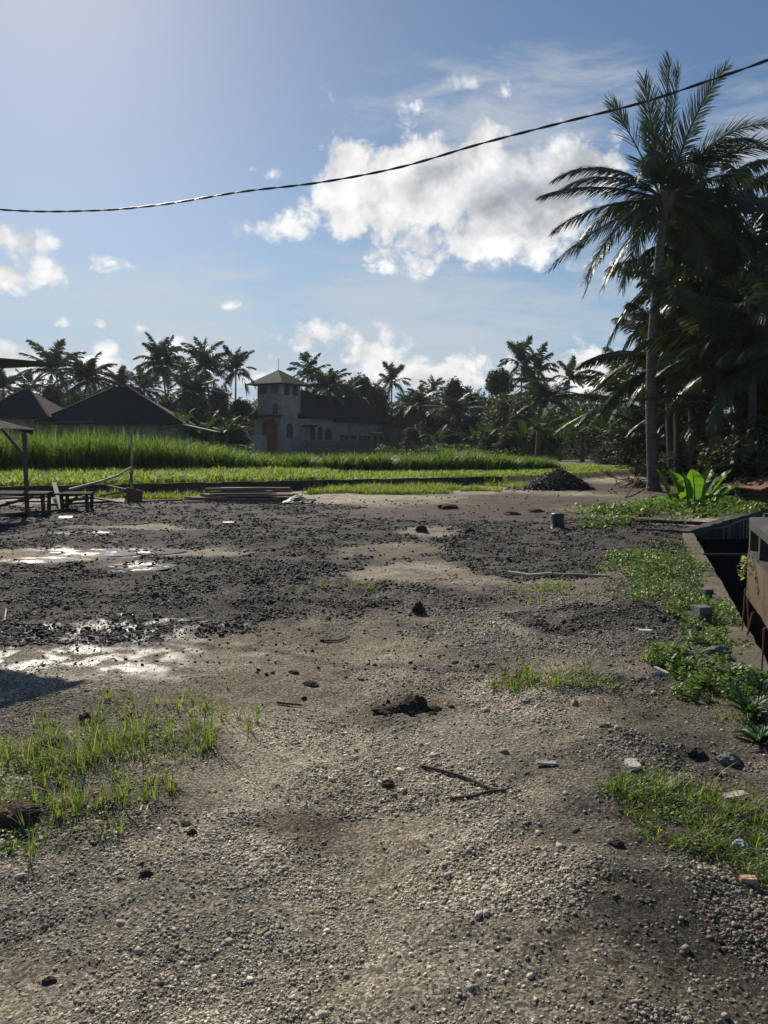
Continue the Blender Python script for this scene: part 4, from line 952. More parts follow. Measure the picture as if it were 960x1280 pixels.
q = P(512, 520, 104); simple_house(q.x, 106, 9, 7, P(0, 534, 104).z, P(0, 512, 104).z, 2.4, R(20), 'far grey house with a low hipped roof, half hidden by trees', 'rooftile', [(-2.6, -1.6, 1.4, 2.6, 'w'), (-.4, .6, 1.4, 2.6, 'w'), (1.6, 2.6, .5, 2.6, 'd')])
# lean-to canopy
e = empty('canopy', (P(235, 545, 57).x, 57, .3), 0, 'open lean-to canopy of pale sheet on thin posts beside the tall grass', 'canopy')
mb = MB(); a = P(198, 537, 57); b = P(232, 531, 57); c = P(272, 540, 57)
mb.beam(a, b, 2.2, .06); mb.beam(b+Vector((.02, 0, -.01)), c, 2.2, .06); mb.build('roof', M['iron'], e)
for px_ in (200, 234, 267): 
    p0 = P(px_, 540, 56.2); MB().tube([(p0.x, 56.2, .2), (p0.x, 56.2, p0.z-.05)], .06, 6).build('post', M['wood'], e)

# ------------------------------------------------------------------ left sheds and timber
# near hut whose roof edge pokes in at top left and throws the shadow
e = empty('hut', (-6.0, 8.5, 0), 0, 'hut just outside the left edge, only its thin dark roof corner showing against the sky', 'hut')
tip = P(84, 457, 8.5)
u1 = Vector((-.92, .38, 0)); u2 = Vector((-.63, -.78, 0)); t1 = tip+u1*.5+u2*.42
MB().poly([t1, t1+u2*2.3, t1+u2*2.3+u1*3.2, t1+u1*3.2], .09).build('roof', M['darkwood'], e)
MB().poly([tip+Vector((0, 0, .022)), tip+u2*2.6+Vector((0, 0, .022)), tip+u2*2.6+u1*3.6+Vector((0, 0, .022)), tip+u1*3.6+Vector((0, 0, .022))], .018).build('roof_sheet', M['iron'], e)
MB().beam(t1+u1*.02-Vector((0, 0, .03)), t1+u2*2.2-Vector((0, 0, .03)), .06, .06).build('rafter', M['darkwood'], e)
for a_, b_ in ((1.4, 1.7), (3.2, .4), (3.2, 2.1)):
    q = t1+u1*a_+u2*b_; MB().beam((q.x, q.y, -.1), (q.x, q.y, tip.z-.045), .1, .1).build('post', M['darkwood'], e)
# open shed further back
Ys = 18.0; pq = G(34, 640); Ys = pq.y
e = empty('shed', (pq.x, Ys, 0), 0, 'open timber shed with corrugated sheet roof and one post at the left edge', 'shed')
a = P(42, 537, Ys); 
mb = MB()
m_ = 40
for i in range(m_):
    yy = Ys+.12-i*.05; z_ = .012*(1 if i % 2 else -1)
    mb.add([(a.x, yy, a.z+z_), (a.x-4.5, yy, a.z+1.15+z_), (a.x-4.5, yy-.05, a.z+1.15-z_), (a.x, yy-.05, a.z-z_)], [(0, 1, 2, 3)])
mb.build('roof', M['iron'], e)
MB().beam((a.x-.02, Ys, a.z-.06), (a.x-4.4, Ys, a.z+1.04), .06, .1).build('rafter', M['darkwood'], e)
for xx, yy, zz in ((pq.x, Ys, -.06), (a.x-.9, Ys-1.6, .14), (pq.x-3.6, Ys, .85), (pq.x-3.6, Ys-1.6, .85)):
    MB().beam((xx, yy, -.1), (xx+.01, yy, a.z+zz), .085, .085, .2).build('post', M['wood'], e)
MB().beam((pq.x-.02, Ys-.02, 1.35), (pq.x-.5, Ys-.02, 1.95), .05, .07).build('brace', M['wood'], e)
# work benches
M['benchwood'] = surf('darkened_old_wood', (.045, .036, .03), (.1, .082, .066), .9, 5, .3, 40, spec=.1)  # wood colour darkened so the benches stand out less
def bench(x0, x1, Y, z, lab, zig=True):
    e_ = empty('bench', ((x0+x1)/2, Y, 0), 0, lab, 'bench', 'rough timber benches')
    for j in range(3): MB().beam((x0+.03*j, Y-.2+j*.2, z-.02+.006*j), (x1-.05*j, Y-.2+j*.2, z-.015+.004*j), .17, .04).build('board', M['benchwood'], e_)
    for xx in (x0+.15, x1-.12):
        for sg in (-1, 1): MB().beam((xx-.05*sg, Y+sg*.24, -.08), (xx, Y+sg*.18, z-.045), .07, .06).build('leg', M['benchwood'], e_)
    MB().beam((x0+.2, Y-.26, .08), (x1-.3, Y-.25, z-.08), .05, .06).build('brace', M['darkwood'], e_)
g1 = G(0, 642); zB = P(0, 616, 17.6).z
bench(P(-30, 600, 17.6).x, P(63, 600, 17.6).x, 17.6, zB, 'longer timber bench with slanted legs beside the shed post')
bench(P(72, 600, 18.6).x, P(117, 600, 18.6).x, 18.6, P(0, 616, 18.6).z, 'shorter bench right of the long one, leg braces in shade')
def plank(p0, p1, w, h, lab, mat='redwood', name='plank', group='loose planks'):
    mb = MB().beam(p0, p1, w, h); return single(mb, name, M[mat], lab, 'plank', group)
rs = random.Random(21)
plank(G(0, 650)+Vector((0, 0, .12)), G(68, 641)+Vector((0, 0, .05)), .12, .05, 'plank lying slanted under the long bench', 'wood')
plank(G(60, 634)+Vector((0, 0, .06)), G(140, 630)+Vector((0, 0, .07)), .14, .06, 'dark plank on the slag between the benches and the bamboo post', 'darkwood')
plank(G(130, 618)+Vector((0, 0, .3)), G(160, 623)+Vector((0, 0, .25)), .08, .05, 'short raised plank leaning beside the bamboo post foot', 'wood')
plank(G(75, 628)+Vector((0, 0, .05)), G(120, 623)+Vector((0, 0, .05)), .16, .07, 'dusty plank below the shorter bench', 'wood')
plank(G(165, 629)+Vector((0, 0, .04)), G(245, 627)+Vector((0, 0, .06)), .12, .05, 'long pale plank leading from the bamboo post to the plank stack', 'wood')
for i, (p0, p1, z0, z1, lab) in enumerate([((-20, 634), (60, 632), .2, .24, 'dark board added on edge to stand for the shade below the long bench'), ((-10, 630), (66, 629), .34, .3, 'upper dark board added behind the legs of the long bench to darken the gap'), ((70, 630), (118, 629), .25, .28, 'dark board added to stand for the shade below the shorter bench'), ((10, 632), (58, 640), .1, .25, 'sloping board under the left half of the long bench'), ((20, 646), (95, 638), .05, .04, 'thin board on the slag in front of the long bench'), ((100, 628), (150, 631), .2, .06, 'board slanting from the shorter bench to the ground'), ((68, 622), (78, 640), .45, .02, 'board leaning against the end of the long bench'), ((128, 624), (158, 628), .1, .3, 'stub board rising towards the bamboo post foot'), ((0, 626), (55, 627), .12, .1, 'dark board added to deepen the shade behind the long bench')]):  # boards under and behind the benches are added to stand for shade
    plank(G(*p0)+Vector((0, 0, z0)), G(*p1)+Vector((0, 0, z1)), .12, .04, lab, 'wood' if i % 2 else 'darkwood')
# plank stack
rows = [(0, [(228, 385, -.25), (240, 392, .0), (262, 360, .2), (275, 395, .38)]), (1, [(238, 350, -.15), (270, 372, .05), (232, 340, .25)]), (2, [(255, 366, -.1), (250, 345, .12), (285, 372, .3)]), (3, [(262, 340, -.08), (282, 365, .15)]), (4, [(258, 330, .0), (276, 362, .18)])]
nm = ['bottom', 'second', 'third', 'fourth', 'top']; ps = ['nearest the camera', 'in the middle', 'behind', 'rearmost']
for lv, items in rows:
    for j, (a_, b_, dy) in enumerate(items):
        Yp = 20.9+dy; z = .04+lv*.085+hz(-3.5, 20.9)
        x0 = (a_-480)/F*Yp; x1 = (b_-480)/F*Yp
        plank((x0, Yp+rs.uniform(-.1, .1), z+rs.uniform(0, .015)), (x1, Yp+rs.uniform(-.1, .1), z+rs.uniform(0, .02)), .15, .062, f'plank in the {nm[lv]} layer of the stack, {ps[j]}', 'redwood' if rs.random() < .7 else 'wood', group='planks stacked in front of the low wall')
# sheet of grey plastic
mb = MB(); vs = []; n = 12; c = G(372, 630)
for i in range(n+1):
    for j in range(n+1):
        u, v = i/n-.5, j/n-.5; vs.append((c.x+u*.75, c.y+v*.7, .02+.2*math.exp(-(u*u+v*v)*7)+.05*float(fbm(np.array([u*7.]), np.array([v*7.]), 3, 5)[0])))
mb.add(vs, [(i*(n+1)+j, (i+1)*(n+1)+j, (i+1)*(n+1)+j+1, i*(n+1)+j+1) for i in range(n) for j in range(n)])
single(mb, 'plastic_sheet', M['tarp'], 'crumpled grey plastic sheet at the right end of the plank stack', 'sheet')
single(MB().beam(G(350, 636)+Vector((0, 0, .03)), G(388, 633)+Vector((0, 0, .03)), .1, .03), 'plank', M['wood'], 'pale plank on the ground in front of the plastic sheet', 'plank')
# bamboo post and poles
bpst = G(164, 626)
tp = P(164, 537, bpst.y)
single(MB().tube([bpst-Vector((0, 0, .1)), bpst.lerp(tp, .5)+Vector((.02, 0, 0)), tp], [.04, .035, .03], 8), 'bamboo_post', M['bamboo'], 'slim upright bamboo post in front of the green crop', 'post')
single(MB().tube([P(86, 612, 19.2), P(125, 602, 20.2), P(148, 594, 21), P(166, 583, bpst.y-.06)], [.035, .035, .032, .03], 8), 'bamboo_pole', M['bamboo'], 'bowed bamboo pole slanting down from the upright post to the short bench', 'pole')
for p0, p1, lab in [(G(156, 628), P(166, 585, bpst.y+.05), 'thin stick propping the upright bamboo post on its left'), (G(172, 628), P(162, 590, bpst.y-.1), 'thin stick propping the bamboo post on its right')]:
    single(MB().tube([p0, p0.lerp(p1, .5), p1], .02, 6), 'stick', M['wood'], lab, 'stick')
single(MB().poly([G(158, 628)+Vector((0, 0, .42)), G(158, 628), G(178, 629), G(178, 629)+Vector((0, 0, .34))], .02, (0, -1, 0)), 'rusty_sheet', M['rust'], 'rusty red metal sheet at the foot of the bamboo post', 'sheet')

# ------------------------------------------------------------------ bucket
g = G(697, 661); g.z = hz(g.x, g.y)+.0; 
mb = MB(); n = 24; prof = [(.0, .0), (.125, .0), (.13, .02), (.118, .27), (.128, .275), (.128, .3), (.112, .3), (.105, .05), (0, .045)]
prof = [(.14, 0), (.146, .0), (.146, .02), (.135, .025), (.118, .28), (.118, .3), (.0, .3)]
vs = []
for r_, z_ in prof: vs += [(g.x+r_*math.cos(2*math.pi*k/n), g.y+r_*math.sin(2*math.pi*k/n), g.z+z_) for k in range(n)]
mb.add(vs, [(i*n+k, i*n+(k+1) % n, (i+1)*n+(k+1) % n, (i+1)*n+k) for i in range(len(prof)-1) for k in range(n)])
single(mb, 'bucket', M['rubber'], 'black plastic bucket upside down on the dark slag', 'bucket', smooth=True)

# ------------------------------------------------------------------ rubble heap
hp = G(697, 613); rr = np.random.default_rng(12)
e = empty('rubble_heap', (hp.x, hp.y+.5, 0), 0, 'dark heap of dug-out rubble and sticks on the bare earth', 'heap')
mb = MB(); vs = []; n = 34
def heaph(u, v):
    r2 = math.hypot(u/1.25, v/1.0); return max(0, 1-r2)**.8*.72
for i in range(n+1):
    for j in range(n+1):
        u, v = (i/n-.5)*2.7, (j/n-.5)*2.3; vs.append((hp.x+u, hp.y+.5+v, heaph(u-.15, v)*(.6+.75*float(fbm(np.array([u*2.6+3]), np.array([v*2.6]), 3, 2)[0]))-.04))
mb.add(vs, [(i*(n+1)+j, (i+1)*(n+1)+j, (i+1)*(n+1)+j+1, i*(n+1)+j+1) for i in range(n) for j in range(n)]); mb.build('mound', M['clod'], e)
m = 1500; u = rr.normal(-.1, .55, m); v = rr.normal(0, .45, m); zz = np.array([heaph(a_-.15, b_) for a_, b_ in zip(u, v)])
V, Fc = rocks(np.stack([u, v, zz+.0], 1)+np.array([0, 0, .0]), rr.uniform(.02, .07, m), rr, .7, .4)
o = link(mesh_np('rubble', V, Fc), 'rubble', M['slag'], e); o['kind'] = 'stuff'
mb = MB()
for i in range(110):
    a_, b_ = rs.gauss(-.15, .55), rs.gauss(-.1, .35); z_ = heaph(a_-.15, b_); p = Vector((hp.x+a_, hp.y+.5+b_, z_+.02)); d = Vector((rs.uniform(-1, 1), rs.uniform(-1, .3), rs.uniform(-.7, .5))).normalized()
    mb.beam(p-d*.12, p+d*rs.uniform(.08, .22), rs.uniform(.02, .05), .012)
o = mb.build('sticks', M['stick'], e); o['kind'] = 'stuff'

# brushwood at palm foot
e = empty('brushwood', G(800, 612), 0, 'tangle of dead sticks at the foot of the tall palm', 'brushwood')
mb = MB(); c = G(802, 610)
for i in range(70):
    p = c+Vector((rs.gauss(0, .35), rs.gauss(0, .3), abs(rs.gauss(.12, .15)))); d = Vector((rs.uniform(-1, 1), rs.uniform(-.5, .5), rs.uniform(-.3, .8))).normalized(); l_ = rs.uniform(.2, .55)
    mb.tube([p-d*l_, p+Vector((0, 0, .03)), p+d*l_], [.015, .012, .006], 5)
mb.build('branches', M['stick'], e)
single(MB().tube([G(782, 622), G(790, 616)+Vector((0, 0, .2)), G(801, 606)+Vector((0, 0, .5))], [.03, .025, .02], 6), 'stick', M['wood'], 'stick leaning up to the tall palm foot', 'stick')

# ------------------------------------------------------------------ clods, stones, tiles, sticks
def clod(px, py, w, h, lab, mat='clod', name='clod', cat='clod', group='dark clods on the gravel', n=3, flat=1):
    g = G(px, py); g.z = hz(g.x, g.y); import bmesh
    bm = bmesh.new(); bmesh.ops.create_icosphere(bm, subdivisions=3, radius=1); r_ = np.random.default_rng(int(px*7+py))
    co = np.array([tuple(v.co) for v in bm.verts]); q = r_.uniform(0, 50)
    d = .62+.75*fbm(co[:, 0]*2.2+q, co[:, 1]*2.2+co[:, 2]*1.7, 4, int(px))
    vs = [(g.x+a_[0]*w*k, g.y+a_[1]*w*.8*k, g.z+max(a_[2], -.25)*h*k+h*.12) for a_, k in zip(co, d)]
    fs = [tuple(v.index for v in f.verts) for f in bm.faces]; bm.free()
    return single(MB().add(vs, fs), name, M[mat], lab, cat, group)
e = empty('clod_clump', G(508, 888), 0, 'big crumbly lump of dark mud in the middle of the gravel', 'mud clump')
for i, (dx, dy, w, h) in enumerate([(0, 0, .07, .055), (.06, .03, .055, .065), (-.08, .0, .06, .03), (-.17, -.01, .06, .02), (.15, -.01, .05, .025), (.02, .08, .07, .05)]+[(random.Random(i).gauss(0, .11), random.Random(i+50).gauss(0, .06), .012+.02*random.Random(i+9).random(), .012+.016*random.Random(i+7).random()) for i in range(16)]):
    g = G(512, 884); o = clod(512, 884, w, h, None, name='lump', cat=None, group=None); del_ = [k for k in ('label', 'category', 'group') if k in o]
    o.location = Vector(o.location)+Vector((dx, dy, 0))-e.location; o.parent = e
for a in [(523, 768, .065, .09, 'pointed dark clod beyond the mud lump, on the brown track'), (527, 667, .1, .1, 'left one of the two distant clods on the slag'), (588, 668, .09, .085, 'right one of the two distant clods on the slag'), (182, 1087, .028, .022, 'small dark clod alone in the left foreground gravel'),
          (367, 841, .04, .015, 'flat dark clod upper one left of the mud lump'), (388, 853, .06, .02, 'flat clod lower one left of the mud lump'), (485, 975, .035, .02, 'dark clod below the mud lump'), (380, 868, .02, .015, 'tiny clod left of the mud lump'), (62, 1220, .022, .014, 'clod at the bottom left corner'), (240, 1036, .02, .016, 'tiny dark clod left of the brown stain'),
          (770, 1074, .03, .018, 'dark clod left of the pale brick scrap'), (757, 924, .04, .02, 'dark clod right of the mud lump'), (232, 1024, .02, .012, 'tiny dark clod beside the grass edge')]:
    clod(*a)
for i, (px, py, w) in enumerate([(772, 640, .3), (790, 636, .3), (803, 645, .22), (778, 647, .18), (640, 642, .2), (560, 636, .25), (670, 640, .2)]):
    clod(px, py, w, w*.35, ['largest red soil lump near the palm foot', 'red soil lump right of the largest', 'red soil lump farthest right beside the weeds', 'small red soil lump in front of the largest', 'red soil lump near the rubble heap', 'red soil lump alone on the bare earth', 'red soil lump just below the rubble heap'][i], 'redclod', 'soil_lump', 'soil lump', 'red soil lumps')
clod(20, 1020, .09, .07, 'brown earth lump at the left edge below the grass', 'redclod', 'soil_lump', 'soil lump', None)
clod(62, 935, .07, .06, 'dark earth lump in the left grass', group=None); clod(106, 900, .04, .04, 'dark clod at the grass edge near the roof shadow', group=None)
for a in [(925, 1062, .035, .028, 'white stone in the grass at the lower right', 'stone'), (910, 955, .06, .04, 'grey stone among the right weeds', 'block'), (895, 825, .09, .06, 'large grey stone half buried in the bank', 'block'), (855, 835, .07, .06, 'dark stone among bank weeds', 'block'), (925, 1025, .03, .03, 'dark grey stone right of the flat tile', 'block'), (870, 945, .05, .03, 'brown stone above the flat tile', 'clod'), (820, 858, .03, .02, 'pale stone left of the bank weeds', 'stone'), (905, 870, .06, .05, 'dark stone under the fern', 'block')]:
    clod(*a[:5], mat=a[5], name='stone', cat='stone', group='loose stones')
def slab(px, py, w, d, th, rz, tilt, mat, lab, name='tile_piece', cat='tile piece', group=None):
    g = G(px, py); g.z = hz(g.x, g.y)+th*.5+.008; r_ = random.Random(int(px)); M_ = Matrix.Rotation(rz, 3, 'Z') @ Matrix.Rotation(tilt, 3, 'X')
    out_ = [(-.5, -.5), (.1, -.56), (.5, -.42), (.46, .1), (.52, .45), (-.05, .5), (-.48, .42), (-.55, 0)]
    top = [M_ @ Vector((a_*w*r_.uniform(.9, 1.1), b_*d*r_.uniform(.9, 1.1), th/2))+g for a_, b_ in out_]; nrm = M_ @ Vector((0, 0, 1))
    return single(MB().poly(top, th, nrm), name, M[mat], lab, cat, group)
slab(790, 975, .058, .075, .02, .15, .12, 'paletile', 'cream tile scrap propped at the edge of the right grass')
slab(918, 997, .12, .04, .02, .3, .1, 'paletile', 'long flat pale tile piece in the right grass')
slab(935, 1108, .055, .026, .02, -.1, .1, 'brick', 'orange-pink brick scrap at the lower right', 'brick_piece', 'brick piece')
slab(806, 804, .1, .035, .02, -.1, .05, 'white', 'small white scrap on the dark patch', 'scrap', 'scrap')
slab(683, 967, .1, .035, .01, -.15, .05, 'stone', 'flat grey shard on the brown patch at centre right', 'shard', 'shard')
slab(825, 855, .035, .1, .02, .7, .2, 'paletile', 'narrow pale shard beside the bank weeds', 'shard', 'shard')
slab(130, 668, .2, .1, .02, 0, .1, 'white', 'white scrap beyond the puddles', 'scrap', 'scrap')
slab(286, 655, .22, .1, .02, .2, .1, 'white', 'white scrap on the slag in front of the planks', 'scrap', 'scrap')
slab(82, 648, .28, .14, .02, .2, .25, 'white', 'pale paper scrap below the long bench', 'scrap', 'scrap')
# concrete blocks on the bank
def block(px, py, w, d, h, rz, lab):
    g = G(px, py); g.z = hz(g.x, g.y)-.02; mb = MB().box(g+Vector((0, 0, h/2)), (w, d, h), rz); return single(mb, 'concrete_block', M['block'], lab, 'block', 'concrete blocks on the bank', bevel=.008)
block(877, 783, .12, .12, .17, .2, 'nearer grey concrete block standing in the creeper')
block(882, 750, .1, .12, .14, .3, 'farther concrete block overgrown by the creeper')
block(838, 738, .3, .1, .05, .5, 'flat broken concrete slab lying in the creeper left of the blocks')
# sticks
def stick(pts, r_, lab, mat='stick', group='sticks on the ground', name='stick'):
    q = []
    for px, py in pts: g = G(px, py); g.z = hz(g.x, g.y)+r_*1.2; q.append(g)
    return single(MB().tube(q, [r_*(1-.3*i/len(q)) for i in range(len(q))], 7), name, M[mat], lab, 'stick', group)
stick([(527, 957), (555, 968), (585, 980), (618, 997)], .009, 'long dark stick slanting down right below the mud lump')
stick([(562, 1004), (590, 1003), (612, 998), (632, 996)], .008, 'shorter stick meeting the end of the long dark stick')
stick([(181, 1016), (186, 1002)], .005, 'bleached twig stub right one of a pair by the grass', 'palestick'); stick([(175, 1012), (178, 1002)], .005, 'bleached twig stub left one of a pair by the grass', 'palestick')
stick([(6, 780), (8, 766)], .008, 'pale twig at the left edge above the wet patch', 'palestick')
stick([(636, 718), (662, 721), (690, 722)], .028, 'pale bamboo length lying behind the yellow grass tuft', 'palestick'); stick([(690, 722), (725, 724), (762, 728)], .02, 'darker bamboo length behind the yellow grass tuft', 'bamboo')
stick([(405, 800), (425, 797), (437, 792)], .008, 'thin twig on the tan dirt')
stick([(346, 876), (378, 877)], .008, 'flat twig on the dirt left of the mud lump')
stick([(765, 650), (800, 655), (895, 658)], .045, 'long dark pole lying below the bank weeds', 'darkwood'); stick([(795, 668), (850, 669)], .03, 'short pole parallel to the long dark pole', 'wood')
stick([(895, 668-22), (870, 648)], .04, 'old plank end by the far canal wall', 'wood')
stick([(770, 648), (810, 655)], .03, 'pale stick at the left end of the long dark pole', 'palestick')

# ------------------------------------------------------------------ overhead cable
cp = [(-330, 215), (-160, 243), (0, 262), (110, 263.5), (200, 256), (300, 240), (400, 228), (500, 209), (600, 180), (700, 154), (800, 129), (880, 103), (960, 75), (1100, 20), (1250, -45)]
pts = []
for px_, py_ in cp:
    Yc = 15.0-(px_)/960*5.0; pts.append(P(px_, py_, Yc))
fine = []
for k in range(len(pts)-1):
    p0 = pts[max(k-1, 0)]; p1 = pts[k]; p2 = pts[k+1]; p3 = pts[min(k+2, len(pts)-1)]
    for i in range(26):
        f = i/26; fine.append(.5*((2*p1)+(p2-p0)*f+(2*p0-5*p1+4*p2-p3)*f*f+(3*p1-p0-3*p2+p3)*f**3))
e = empty('overhead_cable', fine[len(fine)//2], 0, 'twisted black overhead cable sagging across the sky from right to left', 'cable')
ac = 0; A1 = []; A2 = []
for i, p in enumerate(fine):
    if i: ac += (p-fine[i-1]).length*8
    d = (fine[min(i+1, len(fine)-1)]-fine[max(i-1, 0)]).normalized(); x_ = d.cross(Vector((0, 0, 1))).normalized(); u_ = x_.cross(d)
    o_ = (x_*math.cos(ac)+u_*math.sin(ac))*.0095; A1.append(p+o_); A2.append(p-o_)
MB().tube(A1, .0098, 6).build('strand', M['cable'], e, smooth=True); MB().tube(A2, .0098, 6).build('strand', M['cable'], e, smooth=True)

# ------------------------------------------------------------------ haze
hb = MB().box((0, 700, 8), (3600, 1700, 22)); ho = hb.build('haze', None); ho['kind'] = 'stuff'; ho['label'] = 'thin pale humid air'
hm_, nt, out = newmat('humid_air'); pv = N(nt, 'ShaderNodeVolumePrincipled'); pv.inputs['Color'].default_value = (.8, .88, 1, 1); pv.inputs['Density'].default_value = HAZE; pv.inputs['Anisotropy'].default_value = .3
nt.links.new(pv.outputs[0], out.inputs['Volume']); ho.data.materials.append(hm_)
# ------------------------------------------------------------------ sky, sun
w = bpy.data.worlds.new('World'); scene.world = w; w.use_nodes = True; nt = w.node_tree; nt.nodes.clear(); L = nt.links.new
out = N(nt, 'ShaderNodeOutputWorld'); bg = N(nt, 'ShaderNodeBackground'); L(bg.outputs[0], out.inputs[0])
SKY = .082
bg.inputs[1].default_value = SKY
sky = N(nt, 'ShaderNodeTexSky', sky_type='NISHITA'); sky.sun_disc = False; sky.sun_elevation = math.asin(SUN_DIR.z); sky.sun_rotation = math.atan2(SUN_DIR.x, SUN_DIR.y)
sky.air_density = 1.0; sky.dust_density = 0.32; sky.ozone_density = 1.5; sky.altitude = 100
tc = N(nt, 'ShaderNodeTexCoord'); sp = N(nt, 'ShaderNodeSeparateXYZ'); L(tc.outputs['Generated'], sp.inputs[0])
az = N(nt, 'ShaderNodeMath', operation='ARCTAN2'); L(sp.outputs[0], az.inputs[0]); L(sp.outputs[1], az.inputs[1])
el = N(nt, 'ShaderNodeMath', operation='ARCSINE'); L(sp.outputs[2], el.inputs[0])
ae = N(nt, 'ShaderNodeCombineXYZ'); L(az.outputs[0], ae.inputs[0]); L(el.outputs[0], ae.inputs[1])
def math_(op, a, b_=None, c_=None, clamp=False):
    n = N(nt, 'ShaderNodeMath', operation=op); n.use_clamp = clamp
    for i, v in enumerate((a, b_, c_)):
        if v is None: continue
        if isinstance(v, (int, float)): n.inputs[i].default_value = v
        else: L(v, n.inputs[i])
    return n.outputs[0]
def noise_(scale, stretch=(1, 1, 1), off=(0, 0, 0), rough=.6, detail=8, dist=0, rot=0):
    mp = N(nt, 'ShaderNodeMapping'); mp.inputs['Scale'].default_value = stretch; mp.inputs['Location'].default_value = off; mp.inputs['Rotation'].default_value = (0, 0, rot); L(ae.outputs[0], mp.inputs[0])
    n = N(nt, 'ShaderNodeTexNoise'); n.inputs['Scale'].default_value = scale; n.inputs['Detail'].default_value = detail; n.inputs['Roughness'].default_value = rough; n.inputs['Distortion'].default_value = dist
    L(mp.outputs[0], n.inputs['Vector']); return n.outputs[0]
def azel(px, py):
    v = Vector(ray(px, py)).normalized(); return math.atan2(v.x, v.y), math.asin(v.z)
def field(blobs):
    cur = None
    for px, py, rx, ry, wgt in blobs:
        a, b_ = azel(px, py); cs = math.cos(a)**1.0
        v = N(nt, 'ShaderNodeVectorMath', operation='SUBTRACT'); L(ae.outputs[0], v.inputs[0]); v.inputs[1].default_value = (a, b_, 0)
        m2 = N(nt, 'ShaderNodeVectorMath', operation='MULTIPLY'); L(v.outputs[0], m2.inputs[0]); m2.inputs[1].default_value = (F/rx/ (cs*cs+.0001) ** 0, F/ry, 0)
        ln = N(nt, 'ShaderNodeVectorMath', operation='LENGTH'); L(m2.outputs[0], ln.inputs[0])
        d = math_('MULTIPLY_ADD', ln.outputs['Value'], -wgt, wgt)
        cur = d if cur is None else math_('SMOOTH_MAX', cur, d, .12)
    return cur
cum = field([(600, 245, 170, 98, 1.45), (490, 245, 120, 75, 1.25), (440, 200, 48, 28, .8), (375, 285, 52, 20, .7), (670, 250, 100, 70, 1.3), (710, 222, 70, 55, 1.2), (570, 300, 115, 45, 1.1), (460, 275, 70, 40, .7), 
    (30, 300, 50, 14, .6), (45, 345, 62, 22, .75), (122, 335, 28, 16, .6), (5, 440, 36, 16, .65), (135, 433, 16, 10, .6), (80, 402, 12, 8, .5), (122, 403, 16, 9, .5), (176, 411, 10, 7, .5), (285, 383, 26, 12, .6), (350, 222, 17, 14, .6), (312, 212, 10, 8, .5), (417, 123, 14, 11, .35),
    (395, 422, 72, 30, .7), (460, 440, 70, 24, .5), (545, 470, 130, 34, 1.0), (470, 445, 60, 20, .7), (140, 468, 90, 18, .8), (215, 445, 42, 20, .6), (740, 465, 110, 30, .85), (30, 475, 90, 25, .8), (330, 470, 50, 14, .5)])
thin = field([(300, 343, 62, 9, .6), (480, 375, 170, 55, .95), (560, 420, 200, 50, 1.1), (640, 150, 160, 55, .95), (930, 190, 90, 60, .7), (200, 400, 220, 60, .75), (880, 320, 120, 60, .5), (440, 470, 420, 45, .6)])
nA = noise_(9, (1, 1.5, 1), (0, 0, 0), .62, 9, .3)
nC = noise_(9, (1, 1.5, 1), (-.03, .05, 0), .62, 5, .3)
nB = noise_(26, (1, 1.4, 1), (3, 1, 0), .65, 7, .2)
dens = math_('ADD', cum, math_('MULTIPLY_ADD', nA, 2.0, -1.0)); dens = math_('ADD', dens, math_('MULTIPLY_ADD', nB, 1.1, -.55))
def billow(off):
    wn = N(nt, 'ShaderNodeTexNoise'); wn.inputs['Scale'].default_value = 12; wn.inputs['Detail'].default_value = 4; L(ae.outputs[0], wn.inputs['Vector'])
    wv = N(nt, 'ShaderNodeVectorMath', operation='MULTIPLY_ADD'); L(wn.outputs['Color'], wv.inputs[0]); wv.inputs[1].default_value = (.06, .06, 0); L(ae.outputs[0], wv.inputs[2])
    mp = N(nt, 'ShaderNodeMapping'); mp.inputs['Location'].default_value = off; L(wv.outputs[0], mp.inputs[0])
    v = N(nt, 'ShaderNodeTexVoronoi', feature='F1'); v.inputs['Scale'].default_value = 17; v.inputs['Detail'].default_value = 3; v.inputs['Roughness'].default_value = .55; v.inputs['Lacunarity'].default_value = 2.2
    L(mp.outputs[0], v.inputs['Vector']); return v.outputs['Distance']
bA = billow((0, 0, 0)); bC = billow((.012, -.022, 0))
dens = math_('ADD', dens, math_('MULTIPLY_ADD', bA, -1.0, 1.0))
mr = N(nt, 'ShaderNodeMapRange', interpolation_type='SMOOTHSTEP'); L(dens, mr.inputs[0]); mr.inputs[1].default_value = -.07; mr.inputs[2].default_value = .58
# only where the blobs are
gate = N(nt, 'ShaderNodeMapRange', interpolation_type='SMOOTHSTEP'); L(cum, gate.inputs[0]); gate.inputs[1].default_value = -.6; gate.inputs[2].default_value = -.0
amask = math_('MULTIPLY', mr.outputs[0], gate.outputs[0])
nT = noise_(5, (1, 5, 1), (1, 2, 0), .7, 8, .6, .25); nT2 = noise_(14, (1, 4, 1), (4, 2, 0), .65, 7, .4, .3)
th = math_('ADD', thin, math_('MULTIPLY_ADD', nT, 2.6, -1.35)); th = math_('ADD', th, math_('MULTIPLY_ADD', nT2, 1.0, -.5))
mt = N(nt, 'ShaderNodeMapRange', interpolation_type='SMOOTHSTEP'); L(th, mt.inputs[0]); mt.inputs[1].default_value = -.42; mt.inputs[2].default_value = .9; mt.inputs[4].default_value = .6
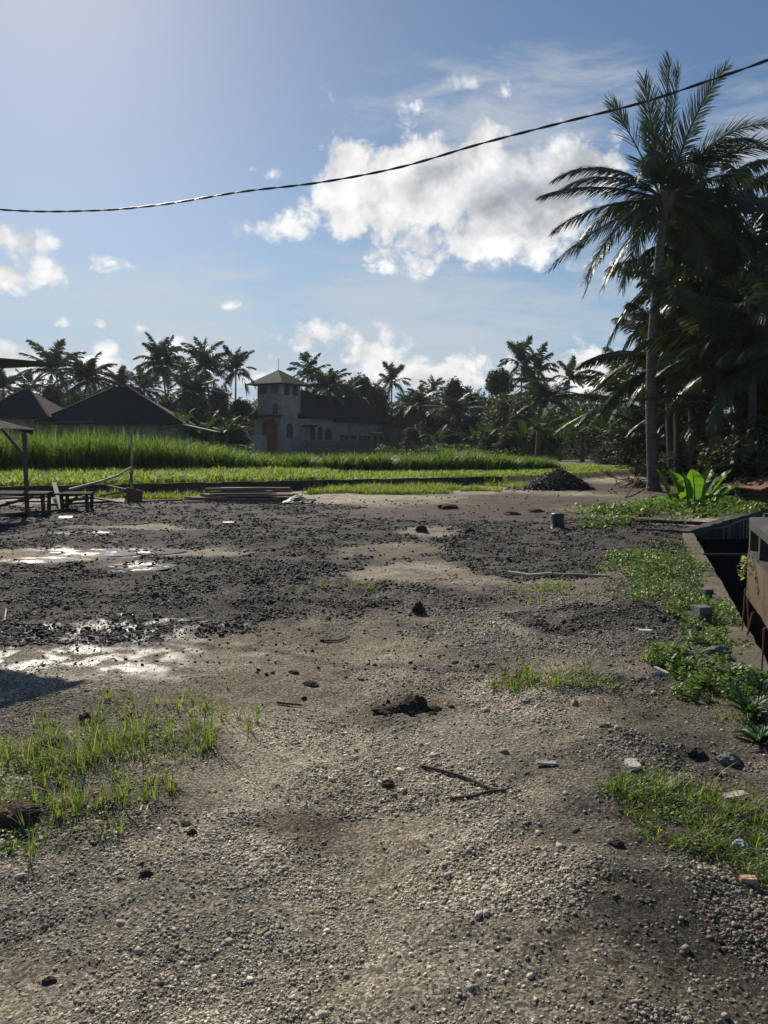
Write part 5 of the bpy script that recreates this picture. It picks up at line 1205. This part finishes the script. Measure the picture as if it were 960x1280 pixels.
# thickness shades the cloud grey, thin rims stay bright (the sun is behind)
thick = N(nt, 'ShaderNodeMapRange', interpolation_type='SMOOTHSTEP'); shd = field([(650, 240, 120, 62, .9), (560, 210, 70, 36, .7), (715, 225, 70, 55, .9), (600, 290, 90, 30, .5), (520, 250, 60, 30, .4), (545, 478, 60, 12, .3), (10, 445, 30, 10, .3)]); L(math_('ADD', shd, math_('MULTIPLY_ADD', nC, 1.5, -.75)), thick.inputs[0]); thick.inputs[1].default_value = .0; thick.inputs[2].default_value = .95
CW = 8.6
ccol = N(nt, 'ShaderNodeMix', data_type='RGBA'); L(thick.outputs[0], ccol.inputs[0]); ccol.inputs[6].default_value = (CW, CW*1.0, CW*1.0, 1); ccol.inputs[7].default_value = (CW*.5, CW*.54, CW*.6, 1)
rel = math_('MULTIPLY_ADD', math_('SUBTRACT', nA, nC), .8, 1.02); rel = math_('MULTIPLY_ADD', math_('SUBTRACT', bC, bA), .32, rel); rel = math_('MINIMUM', rel, 1.3)
cm = N(nt, 'ShaderNodeVectorMath', operation='SCALE'); L(ccol.outputs[2], cm.inputs[0]); L(rel, cm.inputs[3])
m1 = N(nt, 'ShaderNodeMix', data_type='RGBA'); L(mt.outputs[0], m1.inputs[0]); 
hs = N(nt, 'ShaderNodeHueSaturation'); hs.inputs['Saturation'].default_value = 1.12; hs.inputs['Value'].default_value = .8; L(sky.outputs[0], hs.inputs['Color'])
hm = N(nt, 'ShaderNodeMapRange', interpolation_type='SMOOTHSTEP'); L(el.outputs[0], hm.inputs[0]); hm.inputs[1].default_value = .0; hm.inputs[2].default_value = .3; hm.inputs[3].default_value = .9; hm.inputs[4].default_value = 0
m0 = N(nt, 'ShaderNodeMix', data_type='RGBA'); L(hm.outputs[0], m0.inputs[0]); L(hs.outputs[0], m0.inputs[6]); m0.inputs[7].default_value = (3.4, 4.8, 6.6, 1)
L(m0.outputs[2], m1.inputs[6]); m1.inputs[7].default_value = (CW*.75, CW*.78, CW*.82, 1)
m2 = N(nt, 'ShaderNodeMix', data_type='RGBA'); L(amask, m2.inputs[0]); L(m1.outputs[2], m2.inputs[6]); L(cm.outputs[0], m2.inputs[7])
L(m2.outputs[2], bg.inputs[0])

sd = bpy.data.lights.new('sun', 'SUN'); sd.energy = 5.0; sd.angle = R(.53); sd.color = (1, .925, .79)
so = bpy.data.objects.new('sun', sd); COL.objects.link(so); so.rotation_euler = (-SUN_DIR).to_track_quat('-Z', 'Y').to_euler(); so.location = SUN_DIR*60

vs_ = scene.view_settings; vs_.view_transform = 'Standard'; vs_.look = 'None'; vs_.gamma = 1; vs_.exposure = .22; vs_.use_curve_mapping = False
scene.cycles.max_bounces = 5; scene.cycles.diffuse_bounces = 3; scene.cycles.transmission_bounces = 4
scene.cycles.use_denoising = True
scene.cycles.sample_clamp_indirect = 6
